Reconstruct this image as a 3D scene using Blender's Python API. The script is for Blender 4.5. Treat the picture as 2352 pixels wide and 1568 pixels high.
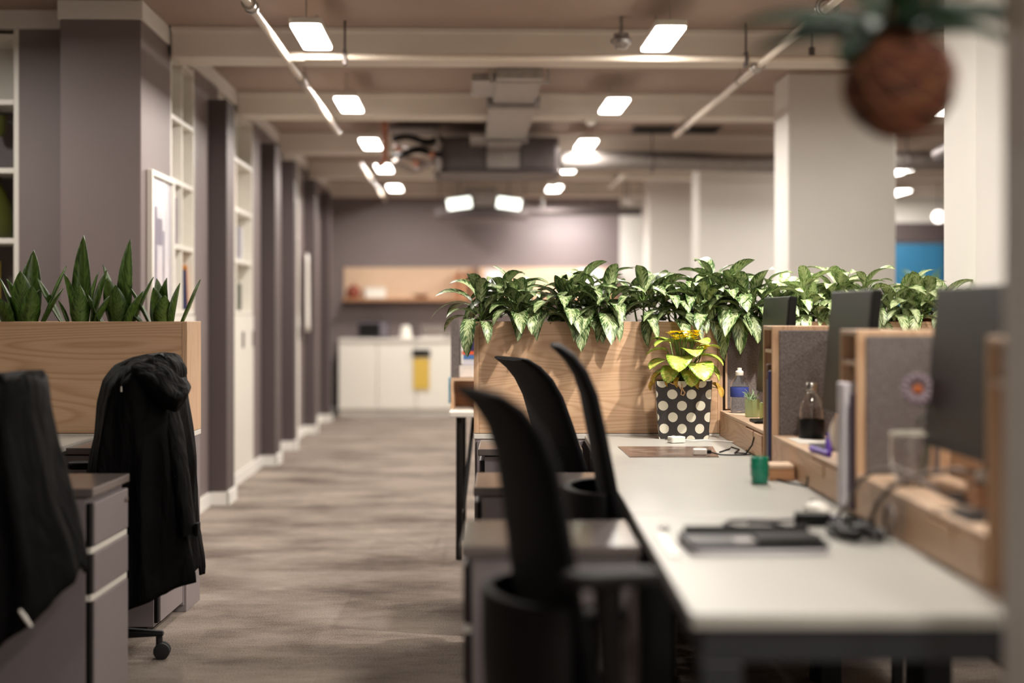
import bpy, bmesh, math, random
from math import sin, cos, pi, radians
from mathutils import Vector, Matrix

for _o in list(bpy.data.objects):
    bpy.data.objects.remove(_o, do_unlink=True)
SC = bpy.context.scene
COL = SC.collection

# ------------------------------------------------------------------ camera, world, exposure
EYE = 1.233
cam = bpy.data.cameras.new('camera')
cam.sensor_width = 36.0
cam.lens = 3500.0 / 2352.0 * 36.0
cam.shift_y = -64.0 / 2352.0
cam.clip_start = 0.05
cam.clip_end = 80
cam.dof.use_dof = True
cam.dof.focus_distance = 5.95
cam.dof.aperture_fstop = 1.12
camo = bpy.data.objects.new('camera', cam)
COL.objects.link(camo)
camo.location = (0, 0, EYE)
camo.rotation_euler = (pi / 2, 0, 0)
SC.camera = camo

SC.view_settings.view_transform = 'Standard'
SC.view_settings.look = 'None'
SC.view_settings.gamma = 1.0
SC.view_settings.exposure = 0.0
SC.view_settings.use_curve_mapping = False
LAMP = 14.0           # glow of the diffusers
LAMP_W = 38.0        # light each fitting throws down
LAMP_COL = (1.0, 0.93, 0.85)
SPOT_W = 230.0
w = bpy.data.worlds.new('world')
SC.world = w
w.use_nodes = True
w.node_tree.nodes['Background'].inputs[0].default_value = (0.9, 0.75, 0.65, 1)
w.node_tree.nodes['Background'].inputs[1].default_value = 0.02

RA = radians(1.817)            # the building is turned a little against the rows of desks


def RM(u, v, z=0.0):
    return (u * cos(RA) - v * sin(RA), u * sin(RA) + v * cos(RA), z)


# ------------------------------------------------------------------ materials
def lin(c):
    r = []
    for x in c:
        x = x / 255.0
        r.append(x / 12.92 if x <= 0.04045 else ((x + 0.055) / 1.055) ** 2.4)
    return (r[0], r[1], r[2], 1.0)


class NT:
    def __init__(s, name):
        s.m = bpy.data.materials.new(name)
        s.m.use_nodes = True
        s.t = s.m.node_tree
        s.b = s.t.nodes['Principled BSDF']

    def n(s, typ, **kw):
        nd = s.t.nodes.new(typ)
        for k, v in kw.items():
            if k.startswith('i_'):
                nd.inputs[k[2:].replace('_', ' ')].default_value = v
            else:
                setattr(nd, k, v)
        return nd

    def l(s, a, b):
        s.t.links.new(a, b)

    def ramp(s, fac, stops):
        r = s.n('ShaderNodeValToRGB')
        e = r.color_ramp.elements
        e[0].position, e[0].color = stops[0]
        e[1].position, e[1].color = stops[-1]
        for p, c in stops[1:-1]:
            q = e.new(p)
            q.color = c
        s.l(fac, r.inputs[0])
        return r

    def bump(s, h, strength=0.2, dist=0.002):
        b = s.n('ShaderNodeBump')
        b.inputs['Strength'].default_value = strength
        b.inputs['Distance'].default_value = dist
        s.l(h, b.inputs['Height'])
        s.l(b.outputs[0], s.b.inputs['Normal'])


def plain(name, rgb, rough=0.5, metal=0.0, noise=0.06, scale=30.0, bump=0.0, spec=0.5, coat=0.0):
    t = NT(name)
    tc = t.n('ShaderNodeTexCoord')
    nz = t.n('ShaderNodeTexNoise', i_Scale=scale, i_Detail=4.0)
    t.l(tc.outputs['Object'], nz.inputs['Vector'])
    c = lin(rgb)
    a = tuple(max(0, x * (1 - noise)) for x in c[:3]) + (1,)
    b = tuple(min(1, x * (1 + noise)) for x in c[:3]) + (1,)
    r = t.ramp(nz.outputs['Fac'], [(0.3, a), (0.7, b)])
    t.l(r.outputs[0], t.b.inputs['Base Color'])
    t.b.inputs['Roughness'].default_value = rough
    t.b.inputs['Metallic'].default_value = metal
    t.b.inputs['Specular IOR Level'].default_value = spec
    if coat:
        t.b.inputs['Coat Weight'].default_value = coat
    if bump:
        t.bump(nz.outputs['Fac'], bump)
    return t.m


def glass(name, rgb=(255, 255, 255), rough=0.0, ior=1.45):
    t = NT(name)
    t.b.inputs['Base Color'].default_value = lin(rgb)
    t.b.inputs['Roughness'].default_value = rough
    t.b.inputs['IOR'].default_value = ior
    t.b.inputs['Transmission Weight'].default_value = 1.0
    return t.m


def emit(name, col, strength):
    t = NT(name)
    t.b.inputs['Base Color'].default_value = (0.8, 0.8, 0.8, 1)
    t.b.inputs['Emission Color'].default_value = (*col, 1)
    t.b.inputs['Emission Strength'].default_value = strength
    return t.m


def wood(name, axis=0, c1=(208, 172, 138), c2=(190, 151, 117), cath=False, rough=0.45):
    """pale ash veneer, the grain running along the given axis"""
    t = NT(name)
    tc = t.n('ShaderNodeTexCoord')
    mp = t.n('ShaderNodeMapping')
    sc = [7.0, 7.0, 7.0]
    sc[axis] = 0.55
    mp.inputs['Scale'].default_value = sc
    t.l(tc.outputs['Object'], mp.inputs['Vector'])
    big = t.n('ShaderNodeTexNoise', i_Scale=1.0 if not cath else 0.6, i_Detail=1.0, i_Distortion=0.15)
    t.l(mp.outputs[0], big.inputs['Vector'])
    mul = t.n('ShaderNodeMath', operation='MULTIPLY')
    mul.inputs[1].default_value = 34.0 if cath else 30.0
    t.l(big.outputs['Fac'], mul.inputs[0])
    fr = t.n('ShaderNodeMath', operation='FRACT')
    t.l(mul.outputs[0], fr.inputs[0])
    mp2 = t.n('ShaderNodeMapping')
    s2 = [150.0, 150.0, 150.0]
    s2[axis] = 5.0
    mp2.inputs['Scale'].default_value = s2
    t.l(tc.outputs['Object'], mp2.inputs['Vector'])
    fine = t.n('ShaderNodeTexNoise', i_Scale=1.0, i_Detail=3.0)
    t.l(mp2.outputs[0], fine.inputs['Vector'])
    r1 = t.ramp(fr.outputs[0], [(0.0, lin(c2)), (0.25, lin(c1)), (0.6, lin(c1)), (1.0, lin(c2))])
    r2 = t.ramp(fine.outputs['Fac'], [(0.3, (0.86, 0.84, 0.82, 1)), (0.62, (1, 1, 1, 1))])
    mx = t.n('ShaderNodeMix', data_type='RGBA', blend_type='MULTIPLY')
    mx.inputs['Factor'].default_value = 0.6
    t.l(r1.outputs[0], mx.inputs['A'])
    t.l(r2.outputs[0], mx.inputs['B'])
    t.l(mx.outputs['Result'], t.b.inputs['Base Color'])
    t.b.inputs['Roughness'].default_value = rough
    t.bump(fine.outputs['Fac'], 0.08, 0.001)
    return t.m


def carpet():
    t = NT('carpet')
    tc = t.n('ShaderNodeTexCoord')
    mp = t.n('ShaderNodeMapping')
    mp.inputs['Scale'].default_value = (1.5, 2.6, 1)
    t.l(tc.outputs['Object'], mp.inputs['Vector'])
    n1 = t.n('ShaderNodeTexNoise', i_Scale=1.0, i_Detail=3.5, i_Roughness=0.6)
    t.l(mp.outputs[0], n1.inputs['Vector'])
    # loop-pile tiles half a metre wide, each a little different in tone
    br = t.n('ShaderNodeTexBrick')
    br.offset = 0.5
    br.inputs['Scale'].default_value = 1.0
    br.inputs['Brick Width'].default_value = 1.0
    br.inputs['Row Height'].default_value = 0.25
    br.inputs['Mortar Size'].default_value = 0.0
    br.inputs['Color1'].default_value = (0.43, 0.43, 0.43, 1)
    br.inputs['Color2'].default_value = (0.57, 0.57, 0.57, 1)
    t.l(tc.outputs['Object'], br.inputs['Vector'])
    mp3 = t.n('ShaderNodeMapping')
    mp3.inputs['Scale'].default_value = (16, 46, 1)
    t.l(tc.outputs['Object'], mp3.inputs['Vector'])
    n3 = t.n('ShaderNodeTexNoise', i_Scale=1.0, i_Detail=3.0, i_Roughness=0.7)
    t.l(mp3.outputs[0], n3.inputs['Vector'])
    n4 = t.n('ShaderNodeTexNoise', i_Scale=170.0, i_Detail=2.0)
    t.l(tc.outputs['Object'], n4.inputs['Vector'])
    a = t.n('ShaderNodeMix', data_type='RGBA')
    a.inputs['Factor'].default_value = 0.30
    t.l(n1.outputs['Fac'], a.inputs['A'])
    t.l(br.outputs['Color'], a.inputs['B'])
    b = t.n('ShaderNodeMix', data_type='RGBA')
    b.inputs['Factor'].default_value = 0.16
    t.l(a.outputs['Result'], b.inputs['A'])
    t.l(n3.outputs['Fac'], b.inputs['B'])
    c = t.n('ShaderNodeMix', data_type='RGBA')
    c.inputs['Factor'].default_value = 0.30
    t.l(b.outputs['Result'], c.inputs['A'])
    t.l(n4.outputs['Fac'], c.inputs['B'])
    r = t.ramp(c.outputs['Result'], [(0.39, lin(CARPET[0])), (0.50, lin(CARPET[1])), (0.60, lin(CARPET[2]))])
    t.l(r.outputs[0], t.b.inputs['Base Color'])
    t.b.inputs['Roughness'].default_value = 0.95
    t.b.inputs['Specular IOR Level'].default_value = 0.1
    t.bump(n4.outputs['Fac'], 0.5, 0.004)
    return t.m


CARPET = [(78, 68, 63), (124, 113, 104), (152, 141, 131)]


def felt():
    t = NT('grey_felt')
    tc = t.n('ShaderNodeTexCoord')
    n = t.n('ShaderNodeTexNoise', i_Scale=220.0, i_Detail=4.0, i_Roughness=0.8)
    t.l(tc.outputs['Object'], n.inputs['Vector'])
    r = t.ramp(n.outputs['Fac'], [(0.35, lin((78, 72, 71))), (0.65, lin((138, 130, 127)))])
    t.l(r.outputs[0], t.b.inputs['Base Color'])
    t.b.inputs['Roughness'].default_value = 1.0
    t.b.inputs['Specular IOR Level'].default_value = 0.1
    t.bump(n.outputs['Fac'], 0.5, 0.002)
    return t.m


def leafmat(name, edge, body, pale, amount, rough=0.35):
    """u runs across the blade (0.5 = midrib), v along it; pale flecks follow the side veins"""
    t = NT(name)
    uv = t.n('ShaderNodeTexCoord')
    sp = t.n('ShaderNodeSeparateXYZ')
    t.l(uv.outputs['UV'], sp.inputs[0])
    s = t.n('ShaderNodeMath', operation='SUBTRACT')
    s.inputs[1].default_value = 0.5
    t.l(sp.outputs['X'], s.inputs[0])
    ab = t.n('ShaderNodeMath', operation='ABSOLUTE')
    t.l(s.outputs[0], ab.inputs[0])
    k = t.n('ShaderNodeMath', operation='MULTIPLY_ADD')
    k.inputs[1].default_value = -0.55
    t.l(ab.outputs[0], k.inputs[0])
    fy = t.n('ShaderNodeMath', operation='FRACT')
    t.l(sp.outputs['Y'], fy.inputs[0])
    t.l(sp.outputs['Y'], k.inputs[2])
    cb = t.n('ShaderNodeCombineXYZ')
    m1 = t.n('ShaderNodeMath', operation='MULTIPLY')
    m1.inputs[1].default_value = 26.0
    t.l(k.outputs[0], m1.inputs[0])
    m2 = t.n('ShaderNodeMath', operation='MULTIPLY')
    m2.inputs[1].default_value = 5.0
    t.l(s.outputs[0], m2.inputs[0])
    t.l(m1.outputs[0], cb.inputs[0])
    t.l(m2.outputs[0], cb.inputs[1])
    t.l(sp.outputs['Y'], cb.inputs[2])
    nz = t.n('ShaderNodeTexNoise', i_Scale=1.0, i_Detail=2.0)
    t.l(cb.outputs[0], nz.inputs['Vector'])
    # fewer flecks toward the margin
    mg = t.n('ShaderNodeMath', operation='MULTIPLY_ADD')
    mg.inputs[1].default_value = -0.42
    mg.inputs[2].default_value = 0.12 + amount
    t.l(ab.outputs[0], mg.inputs[0])
    ad = t.n('ShaderNodeMath', operation='ADD')
    t.l(nz.outputs['Fac'], ad.inputs[0])
    t.l(mg.outputs[0], ad.inputs[1])
    r = t.ramp(ad.outputs[0], [(0.42, lin(edge)), (0.52, lin(body)), (0.66, lin(pale))])
    rib = t.ramp(ab.outputs[0], [(0.0, lin(edge)), (0.03, (1, 1, 1, 1))])
    mx = t.n('ShaderNodeMix', data_type='RGBA', blend_type='MULTIPLY')
    mx.inputs['Factor'].default_value = 0.4
    t.l(r.outputs[0], mx.inputs['A'])
    t.l(rib.outputs[0], mx.inputs['B'])
    t.l(mx.outputs['Result'], t.b.inputs['Base Color'])
    t.b.inputs['Roughness'].default_value = rough
    t.b.inputs['Subsurface Weight'].default_value = 0.0
    return t.m


M = {}
M['carpet'] = carpet()
M['slab'] = plain('ceiling_paint', (162, 142, 130), 0.8, noise=0.03, scale=3)
M['beam'] = plain('beam_paint', (216, 206, 194), 0.6, noise=0.03, scale=3)
M['grey_wall'] = plain('grey_wall_paint', (118, 106, 105), 0.55, noise=0.03, scale=2, bump=0.05)
M['dark_wall'] = plain('shaded_pilaster_and_dark_header', (78, 67, 67), 0.55, noise=0.03, scale=2)
M['white_wall'] = plain('white_wall_paint', (226, 223, 217), 0.6, noise=0.02, scale=3, bump=0.05)
M['white'] = plain('white_lacquer', (226, 222, 212), 0.4, noise=0.02)
M['white2'] = plain('white_laminate', (214, 209, 200), 0.42, noise=0.02, scale=4)
M['desk'] = plain('desk_laminate', (166, 164, 157), 0.38, noise=0.025, scale=2.5)
M['desk_edge'] = plain('desk_edge_band', (196, 186, 170), 0.35, noise=0.03)
M['ped'] = plain('grey_steel_cabinet', (126, 117, 118), 0.45, noise=0.02)
M['pedtop'] = plain('grey_cabinet_top', (98, 89, 86), 0.2, noise=0.03, spec=0.7)
M['black'] = plain('black_plastic', (7, 6, 7), 0.45, noise=0.1, spec=0.25)
M['black2'] = plain('soft_black_plastic', (10, 8, 9), 0.6, noise=0.1, spec=0.2)
M['frame_steel'] = plain('dark_blue_grey_steel', (27, 29, 36), 0.5, noise=0.05)
M['steel'] = plain('brushed_steel', (190, 186, 180), 0.3, 1.0, noise=0.05)
M['galv'] = plain('galvanised_sheet', (150, 144, 140), 0.42, 0.7, noise=0.12, scale=25)
M['galv_dark'] = plain('dark_sheet_metal', (92, 84, 84), 0.5, 0.5, noise=0.1, scale=20)
M['pipe'] = plain('painted_pipe', (225, 212, 196), 0.28, 0.0, noise=0.03)
M['copper'] = plain('copper_pipe', (176, 116, 92), 0.5, 0.3, noise=0.1)
M['lagging'] = plain('grey_pipe_lagging', (150, 140, 134), 0.7, noise=0.1)
M['rubber'] = plain('black_rubber', (18, 17, 18), 0.8)
M['wood_x'] = wood('ash_veneer_cathedral', 0, cath=True)
M['wood_x2'] = wood('ash_veneer', 0)
M['wood_y'] = wood('ash_veneer_long', 1)
M['wood_z'] = wood('ash_veneer_upright', 2)
M['wood_dark'] = wood('oiled_wood', 0, (176, 128, 90), (140, 98, 68))
M['ply'] = plain('pale_plywood', (204, 174, 146), 0.5, noise=0.04, scale=10)
M['ply_edge'] = plain('plywood_edge', (220, 190, 150), 0.5)
M['felt'] = felt()
M['soil'] = plain('potting_soil', (52, 38, 28), 1.0, noise=0.3, scale=80, bump=0.6)
M['lamp'] = emit('lamp_diffuser', LAMP_COL, LAMP)
M['spot'] = emit('floodlight_lens', (0.95, 1.0, 0.88), 3.0)
M['snake'] = leafmat('snake_plant_leaf', (44, 66, 20), (68, 96, 32), (92, 116, 52), 0.02, 0.38)
M['pothos'] = leafmat('variegated_leaf', (40, 66, 30), (72, 100, 46), (180, 192, 144), 0.05, 0.42)
M['pothos_pale'] = leafmat('pale_variegated_leaf', (60, 90, 40), (112, 142, 74), (202, 212, 166), 0.09, 0.42)
M['lime'] = leafmat('lime_leaf', (70, 120, 40), (130, 175, 70), (190, 215, 120), 0.05, 0.4)
M['kalan'] = leafmat('yellowing_leaf', (110, 150, 40), (160, 185, 70), (215, 205, 110), 0.05, 0.4)
M['leaf_dark'] = leafmat('dark_glossy_leaf', (16, 34, 16), (22, 48, 24), (30, 62, 32), 0.0, 0.75)
M['stem'] = plain('green_stem', (96, 122, 56), 0.5)
M['stem_brown'] = plain('brown_stem', (120, 96, 60), 0.7)
M['petal_yellow'] = plain('yellow_petal', (255, 222, 16), 0.6)
M['withered'] = plain('withered_leaf', (188, 150, 60), 0.8, noise=0.3, scale=60)
M['coat'] = plain('black_cotton', (13, 12, 14), 0.85, noise=0.25, scale=14, spec=0.25)
def cloth_black():
    t = NT('black_coat_cloth')
    tc = t.n('ShaderNodeTexCoord')
    mp = t.n('ShaderNodeMapping')
    mp.inputs['Scale'].default_value = (16, 16, 4)
    t.l(tc.outputs['Object'], mp.inputs['Vector'])
    n = t.n('ShaderNodeTexNoise', i_Scale=1.0, i_Detail=4.0, i_Distortion=0.6)
    t.l(mp.outputs[0], n.inputs['Vector'])
    t.b.inputs['Base Color'].default_value = lin((6, 5, 6))
    t.b.inputs['Roughness'].default_value = 0.72
    t.b.inputs['Specular IOR Level'].default_value = 0.09
    t.bump(n.outputs['Fac'], 0.9, 0.03)
    return t.m


M['coat'] = cloth_black()
M['coat_lining'] = plain('dark_lining', (26, 24, 27), 0.7, spec=0.25)
M['books'] = {}


def colm(name, rgb, rough=0.6):
    if name not in M:
        M[name] = plain(name, rgb, rough, noise=0.05)
    return M[name]


def mesh_fabric():
    t = NT('black_mesh_fabric')
    tc = t.n('ShaderNodeTexCoord')
    wv = t.n('ShaderNodeTexWave', i_Scale=55.0, i_Distortion=1.2, i_Detail=1.0)
    wv.bands_direction = 'Z'
    t.l(tc.outputs['Object'], wv.inputs['Vector'])
    r = t.ramp(wv.outputs['Fac'], [(0.2, lin((3, 2, 4))), (0.9, lin((14, 12, 15)))])
    t.l(r.outputs[0], t.b.inputs['Base Color'])
    t.b.inputs['Roughness'].default_value = 0.7
    t.b.inputs['Specular IOR Level'].default_value = 0.12
    t.bump(wv.outputs['Fac'], 0.6, 0.002)
    return t.m


M['mesh'] = mesh_fabric()


def dots():
    t = NT('polka_dot_paper')
    uv = t.n('ShaderNodeTexCoord')
    sp = t.n('ShaderNodeSeparateXYZ')
    t.l(uv.outputs['UV'], sp.inputs[0])
    # staggered rows of dots: spacing 0.052 across, 0.0775 down, two interleaved lattices
    outs = []
    for off in (0.0, 0.5):
        ps = []
        for ax, per in (('X', 0.074), ('Y', 0.092)):
            d = t.n('ShaderNodeMath', operation='MULTIPLY_ADD')
            d.inputs[1].default_value = 1.0 / per
            d.inputs[2].default_value = off + (0.18 if ax == 'X' else 0.05)
            t.l(sp.outputs[ax], d.inputs[0])
            f = t.n('ShaderNodeMath', operation='FRACT')
            t.l(d.outputs[0], f.inputs[0])
            s = t.n('ShaderNodeMath', operation='MULTIPLY_ADD')
            s.inputs[1].default_value = per
            s.inputs[2].default_value = -0.5 * per
            t.l(f.outputs[0], s.inputs[0])
            ps.append(s)
        c = t.n('ShaderNodeCombineXYZ')
        t.l(ps[0].outputs[0], c.inputs[0])
        t.l(ps[1].outputs[0], c.inputs[1])
        ln = t.n('ShaderNodeVectorMath', operation='LENGTH')
        t.l(c.outputs[0], ln.inputs[0])
        outs.append(ln.outputs['Value'])
    mn = t.n('ShaderNodeMath', operation='MINIMUM')
    t.l(outs[0], mn.inputs[0])
    t.l(outs[1], mn.inputs[1])
    gt = t.n('ShaderNodeMath', operation='LESS_THAN')
    gt.inputs[1].default_value = 0.0195
    t.l(mn.outputs[0], gt.inputs[0])
    r = t.ramp(gt.outputs[0], [(0.0, lin((52, 47, 47))), (1.0, lin((226, 220, 200)))])
    t.l(r.outputs[0], t.b.inputs['Base Color'])
    t.b.inputs['Roughness'].default_value = 0.5
    return t.m


M['dots'] = dots()


def print_mat(name, c):
    t = NT(name)
    tc = t.n('ShaderNodeTexCoord')
    mp = t.n('ShaderNodeMapping')
    mp.inputs['Scale'].default_value = (14, 46, 1)
    t.l(tc.outputs['Object'], mp.inputs['Vector'])
    n = t.n('ShaderNodeTexNoise', i_Scale=0.6, i_Detail=6.0, i_Roughness=0.75)
    t.l(mp.outputs[0], n.inputs['Vector'])
    r = t.ramp(n.outputs['Fac'], [(0.38, lin(c[0])), (0.5, lin(c[1])), (0.64, lin(c[2]))])
    t.l(r.outputs[0], t.b.inputs['Base Color'])
    t.b.inputs['Roughness'].default_value = 0.22
    return t.m


M['desk_print'] = print_mat('glossy_dark_print', [(50, 44, 46), (110, 84, 70), (150, 140, 136)])
M['wall_print'] = print_mat('pale_landscape_print', [(150, 146, 158), (206, 204, 212), (232, 230, 232)])
M['coir'] = None


def coir():
    t = NT('coconut_fibre')
    tc = t.n('ShaderNodeTexCoord')
    mp = t.n('ShaderNodeMapping')
    mp.inputs['Scale'].default_value = (22, 22, 90)
    mp.inputs['Rotation'].default_value = (0.5, 0.4, 0)
    t.l(tc.outputs['Object'], mp.inputs['Vector'])
    n = t.n('ShaderNodeTexNoise', i_Scale=1.0, i_Detail=4.0, i_Distortion=1.0)
    t.l(mp.outputs[0], n.inputs['Vector'])
    r = t.ramp(n.outputs['Fac'], [(0.35, lin((52, 26, 14))), (0.55, lin((96, 50, 28))), (0.75, lin((150, 90, 56)))])
    t.l(r.outputs[0], t.b.inputs['Base Color'])
    t.b.inputs['Roughness'].default_value = 0.9
    t.bump(n.outputs['Fac'], 0.8, 0.006)
    return t.m


M['coir'] = coir()
M['glass'] = glass('clear_glass')
M['pet'] = glass('clear_plastic', (245, 250, 255), 0.05, 1.2)
M['green_glass'] = plain('green_glazed_cup', (0, 120, 92), 0.25, coat=0.5)


# ------------------------------------------------------------------ mesh builder
class MB:
    def __init__(s):
        s.bm = bmesh.new()
        s.uv = s.bm.loops.layers.uv.new('UVMap')
        s.mi = 0

    def _face(s, vs, uvs=None):
        try:
            f = s.bm.faces.new(vs)
        except ValueError:
            return None
        f.material_index = s.mi
        if uvs:
            for lp, u in zip(f.loops, uvs):
                lp[s.uv].uv = u
        return f

    def box(s, x0, x1, y0, y1, z0, z1, m=None):
        P = [(x0, y0, z0), (x1, y0, z0), (x1, y1, z0), (x0, y1, z0), (x0, y0, z1), (x1, y0, z1), (x1, y1, z1), (x0, y1, z1)]
        if m is not None:
            P = [m @ Vector(p) for p in P]
        v = [s.bm.verts.new(p) for p in P]
        for q in ((0, 3, 2, 1), (4, 5, 6, 7), (0, 1, 5, 4), (1, 2, 6, 5), (2, 3, 7, 6), (3, 0, 4, 7)):
            s._face([v[i] for i in q])
        return s

    def prism(s, poly, z0, z1, m=None):
        """poly: (x, y) outline, counter-clockwise; extruded along z"""
        a = [Vector((x, y, z0)) for x, y in poly]
        b = [Vector((x, y, z1)) for x, y in poly]
        if m is not None:
            a = [m @ p for p in a]
            b = [m @ p for p in b]
        a = [s.bm.verts.new(p) for p in a]
        b = [s.bm.verts.new(p) for p in b]
        n = len(a)
        s._face(list(reversed(a)))
        s._face(b)
        for i in range(n):
            s._face([a[i], a[(i + 1) % n], b[(i + 1) % n], b[i]])
        return s

    def rbox(s, x0, x1, y0, y1, z0, z1, r=0.01, m=None, k=4):
        """box with rounded upright corners"""
        poly = []
        for cx, cy, a0 in ((x1 - r, y1 - r, 0), (x0 + r, y1 - r, 90), (x0 + r, y0 + r, 180), (x1 - r, y0 + r, 270)):
            for i in range(k + 1):
                a = radians(a0 + 90 * i / k)
                poly.append((cx + r * cos(a), cy + r * sin(a)))
        return s.prism(poly, z0, z1, m)

    def tube(s, pts, r, n=10, cap=True, closed=False):
        pts = [Vector(p) for p in pts]
        rs = r if isinstance(r, (list, tuple)) else [r] * len(pts)
        rings = []
        up = Vector((0, 0, 1))
        prev = None
        for i, p in enumerate(pts):
            if closed:
                d = pts[(i + 1) % len(pts)] - pts[i - 1]
            else:
                d = pts[min(i + 1, len(pts) - 1)] - pts[max(i - 1, 0)]
            if d.length < 1e-9:
                d = Vector((0, 0, 1))
            d.normalize()
            if prev is None:
                a = up.cross(d)
                if a.length < 1e-3:
                    a = Vector((1, 0, 0))
            else:
                a = prev - d * prev.dot(d)
                if a.length < 1e-4:
                    a = Vector((1, 0, 0)).cross(d)
            a.normalize()
            prev = a
            b = d.cross(a)
            rings.append([s.bm.verts.new(p + (a * cos(2 * pi * j / n) + b * sin(2 * pi * j / n)) * rs[i]) for j in range(n)])
        m = len(rings)
        for i in range(m if closed else m - 1):
            A, B = rings[i], rings[(i + 1) % m]
            for j in range(n):
                s._face([A[j], A[(j + 1) % n], B[(j + 1) % n], B[j]])
        if cap and not closed:
            s._face(list(reversed(rings[0])))
            s._face(rings[-1])
        return s

    def lathe(s, prof, n=20, c=(0, 0, 0), m=None, wob=None):
        """prof: (r, z) pairs from the bottom up"""
        rings = []
        for r, z in prof:
            if r < 1e-6:
                p = Vector((c[0], c[1], c[2] + z))
                rings.append([s.bm.verts.new(m @ p if m is not None else p)])
            else:
                rg = []
                for j in range(n):
                    a = 2 * pi * j / n
                    q = r * (1 + (wob(a, z) if wob else 0))
                    p = Vector((c[0] + q * cos(a), c[1] + q * sin(a), c[2] + z))
                    rg.append(s.bm.verts.new(m @ p if m is not None else p))
                rings.append(rg)
        for A, B in zip(rings, rings[1:]):
            for j in range(n):
                k = (j + 1) % n
                if len(A) == 1 and len(B) == 1:
                    continue
                if len(A) == 1:
                    s._face([A[0], B[k], B[j]])
                elif len(B) == 1:
                    s._face([A[j], A[k], B[0]])
                else:
                    s._face([A[j], A[k], B[k], B[j]])
        if len(rings[0]) > 1:
            s._face(list(reversed(rings[0])))
        if len(rings[-1]) > 1:
            s._face(rings[-1])
        return s

    def grid(s, f, nu, nv, uvf=None, close_u=False):
        V = [[s.bm.verts.new(f(i / nu, j / nv)) for i in range(nu if close_u else nu + 1)] for j in range(nv + 1)]
        for j in range(nv):
            for i in range(nu):
                i2 = (i + 1) % nu if close_u else i + 1
                uv = None
                if uvf:
                    uv = [uvf(i / nu, j / nv), uvf((i + 1) / nu, j / nv), uvf((i + 1) / nu, (j + 1) / nv), uvf(i / nu, (j + 1) / nv)]
                s._face([V[j][i], V[j][i2], V[j + 1][i2], V[j + 1][i]], uv)
        return s

    def build(s, name, mats, parent=None, smooth=False, bevel=0.0, solid=0.0, loc=None, rz=0.0, sub=0, autosm=True, kind=None):
        me = bpy.data.meshes.new(name)
        bmesh.ops.recalc_face_normals(s.bm, faces=s.bm.faces[:]) if not solid else None
        s.bm.to_mesh(me)
        s.bm.free()
        for m in (mats if isinstance(mats, (list, tuple)) else [mats]):
            me.materials.append(m)
        o = bpy.data.objects.new(name, me)
        COL.objects.link(o)
        if parent is not None:
            o.parent = parent
        if loc is not None:
            o.location = loc
        o.rotation_euler.z = rz
        if smooth:
            for p in me.polygons:
                p.use_smooth = True
            if autosm:
                es = me.edges
                me.update()
                # sharp edges by angle
                bm2 = bmesh.new()
                bm2.from_mesh(me)
                for e in bm2.edges:
                    if len(e.link_faces) == 2 and e.calc_face_angle(0) > radians(50):
                        e.smooth = False
                bm2.to_mesh(me)
                bm2.free()
        if solid:
            md = o.modifiers.new('solid', 'SOLIDIFY')
            md.thickness = solid
            md.offset = 0
        if sub:
            md = o.modifiers.new('sub', 'SUBSURF')
            md.levels = sub
            md.render_levels = sub
        if bevel:
            md = o.modifiers.new('bevel', 'BEVEL')
            md.width = bevel
            md.segments = 2
            md.limit_method = 'ANGLE'
        if kind:
            o['kind'] = kind
        return o


def thing(name, label, cat, loc=(0, 0, 0), rz=0.0, group=None):
    o = bpy.data.objects.new(name, None)
    o.empty_display_size = 0.1
    COL.objects.link(o)
    o.location = loc
    o.rotation_euler = (0, 0, rz)
    o['label'] = label
    o['category'] = cat
    if group:
        o['group'] = group
    return o


def tag(o, label, cat, group=None):
    o['label'] = label
    o['category'] = cat
    if group:
        o['group'] = group
    return o


def dup(src, loc=None, rz=None, label=None, group=None):
    r = src.copy()
    COL.objects.link(r)
    if loc is not None:
        r.location = loc
    if rz is not None:
        r.rotation_euler = (0, 0, rz)
    if label:
        r['label'] = label
    if group:
        r['group'] = group
    for ch in list(src.children):
        c = ch.copy()
        COL.objects.link(c)
        c.parent = r
        for g in ch.children:
            d = g.copy()
            COL.objects.link(d)
            d.parent = c
    return r


def struct(name, mb, mat, bevel=0.0, rz=RA, smooth=False, parent=None):
    return mb.build(name, mat, parent, smooth, bevel, rz=rz if parent is None else 0.0, kind='structure')


# ================================================================== THE ROOM (room frame: u across, v along the aisle)
ZS, ZB = 2.823, 2.653          # slab and beam soffit
UL, VF = -1.64, 18.8
struct('floor', MB().box(-6, 9, -4, VF + .2, -0.06, 0), M['carpet'])
struct('ceiling', MB().box(-6, 9, -4, VF + .2, ZS, ZS + .1), M['slab'])
for k in range(-4, 5):
    v = 8.5 + 2.47 * k
    b = MB().box(UL + .02 if v > 8 else -6, 9, v, v + .3, ZB, ZS)
    b.box(UL + .02 if v > 8 else -6, 9, v - .035, v, ZS - .035, ZS)
    struct('ceiling_beam', b, M['beam'], bevel=0.008)

# far wall and what closes the room
struct('wall_back', MB().box(-6, 1.93, VF, VF + .2, 0, ZS), M['grey_wall'])
struct('wall_back', MB().box(1.93, 9, VF, VF + .2, 0, ZS), M['white_wall'])
struct('wall_front', MB().box(-6, 9, -4.1, -4, 0, ZS), M['white_wall'])
struct('wall_right', MB().box(8.9, 9, -4, VF, 0, ZS), M['white_wall'])
struct('wall_left', MB().box(-6.1, -6, -4, 8.1, 0, ZS), M['grey_wall'])
# blue board and its dark header in the far right of the room
struct('trim_1', MB().box(4.85, 7.2, VF - .06, VF, 2.12, 2.36), M['dark_wall'], bevel=.005)

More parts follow.
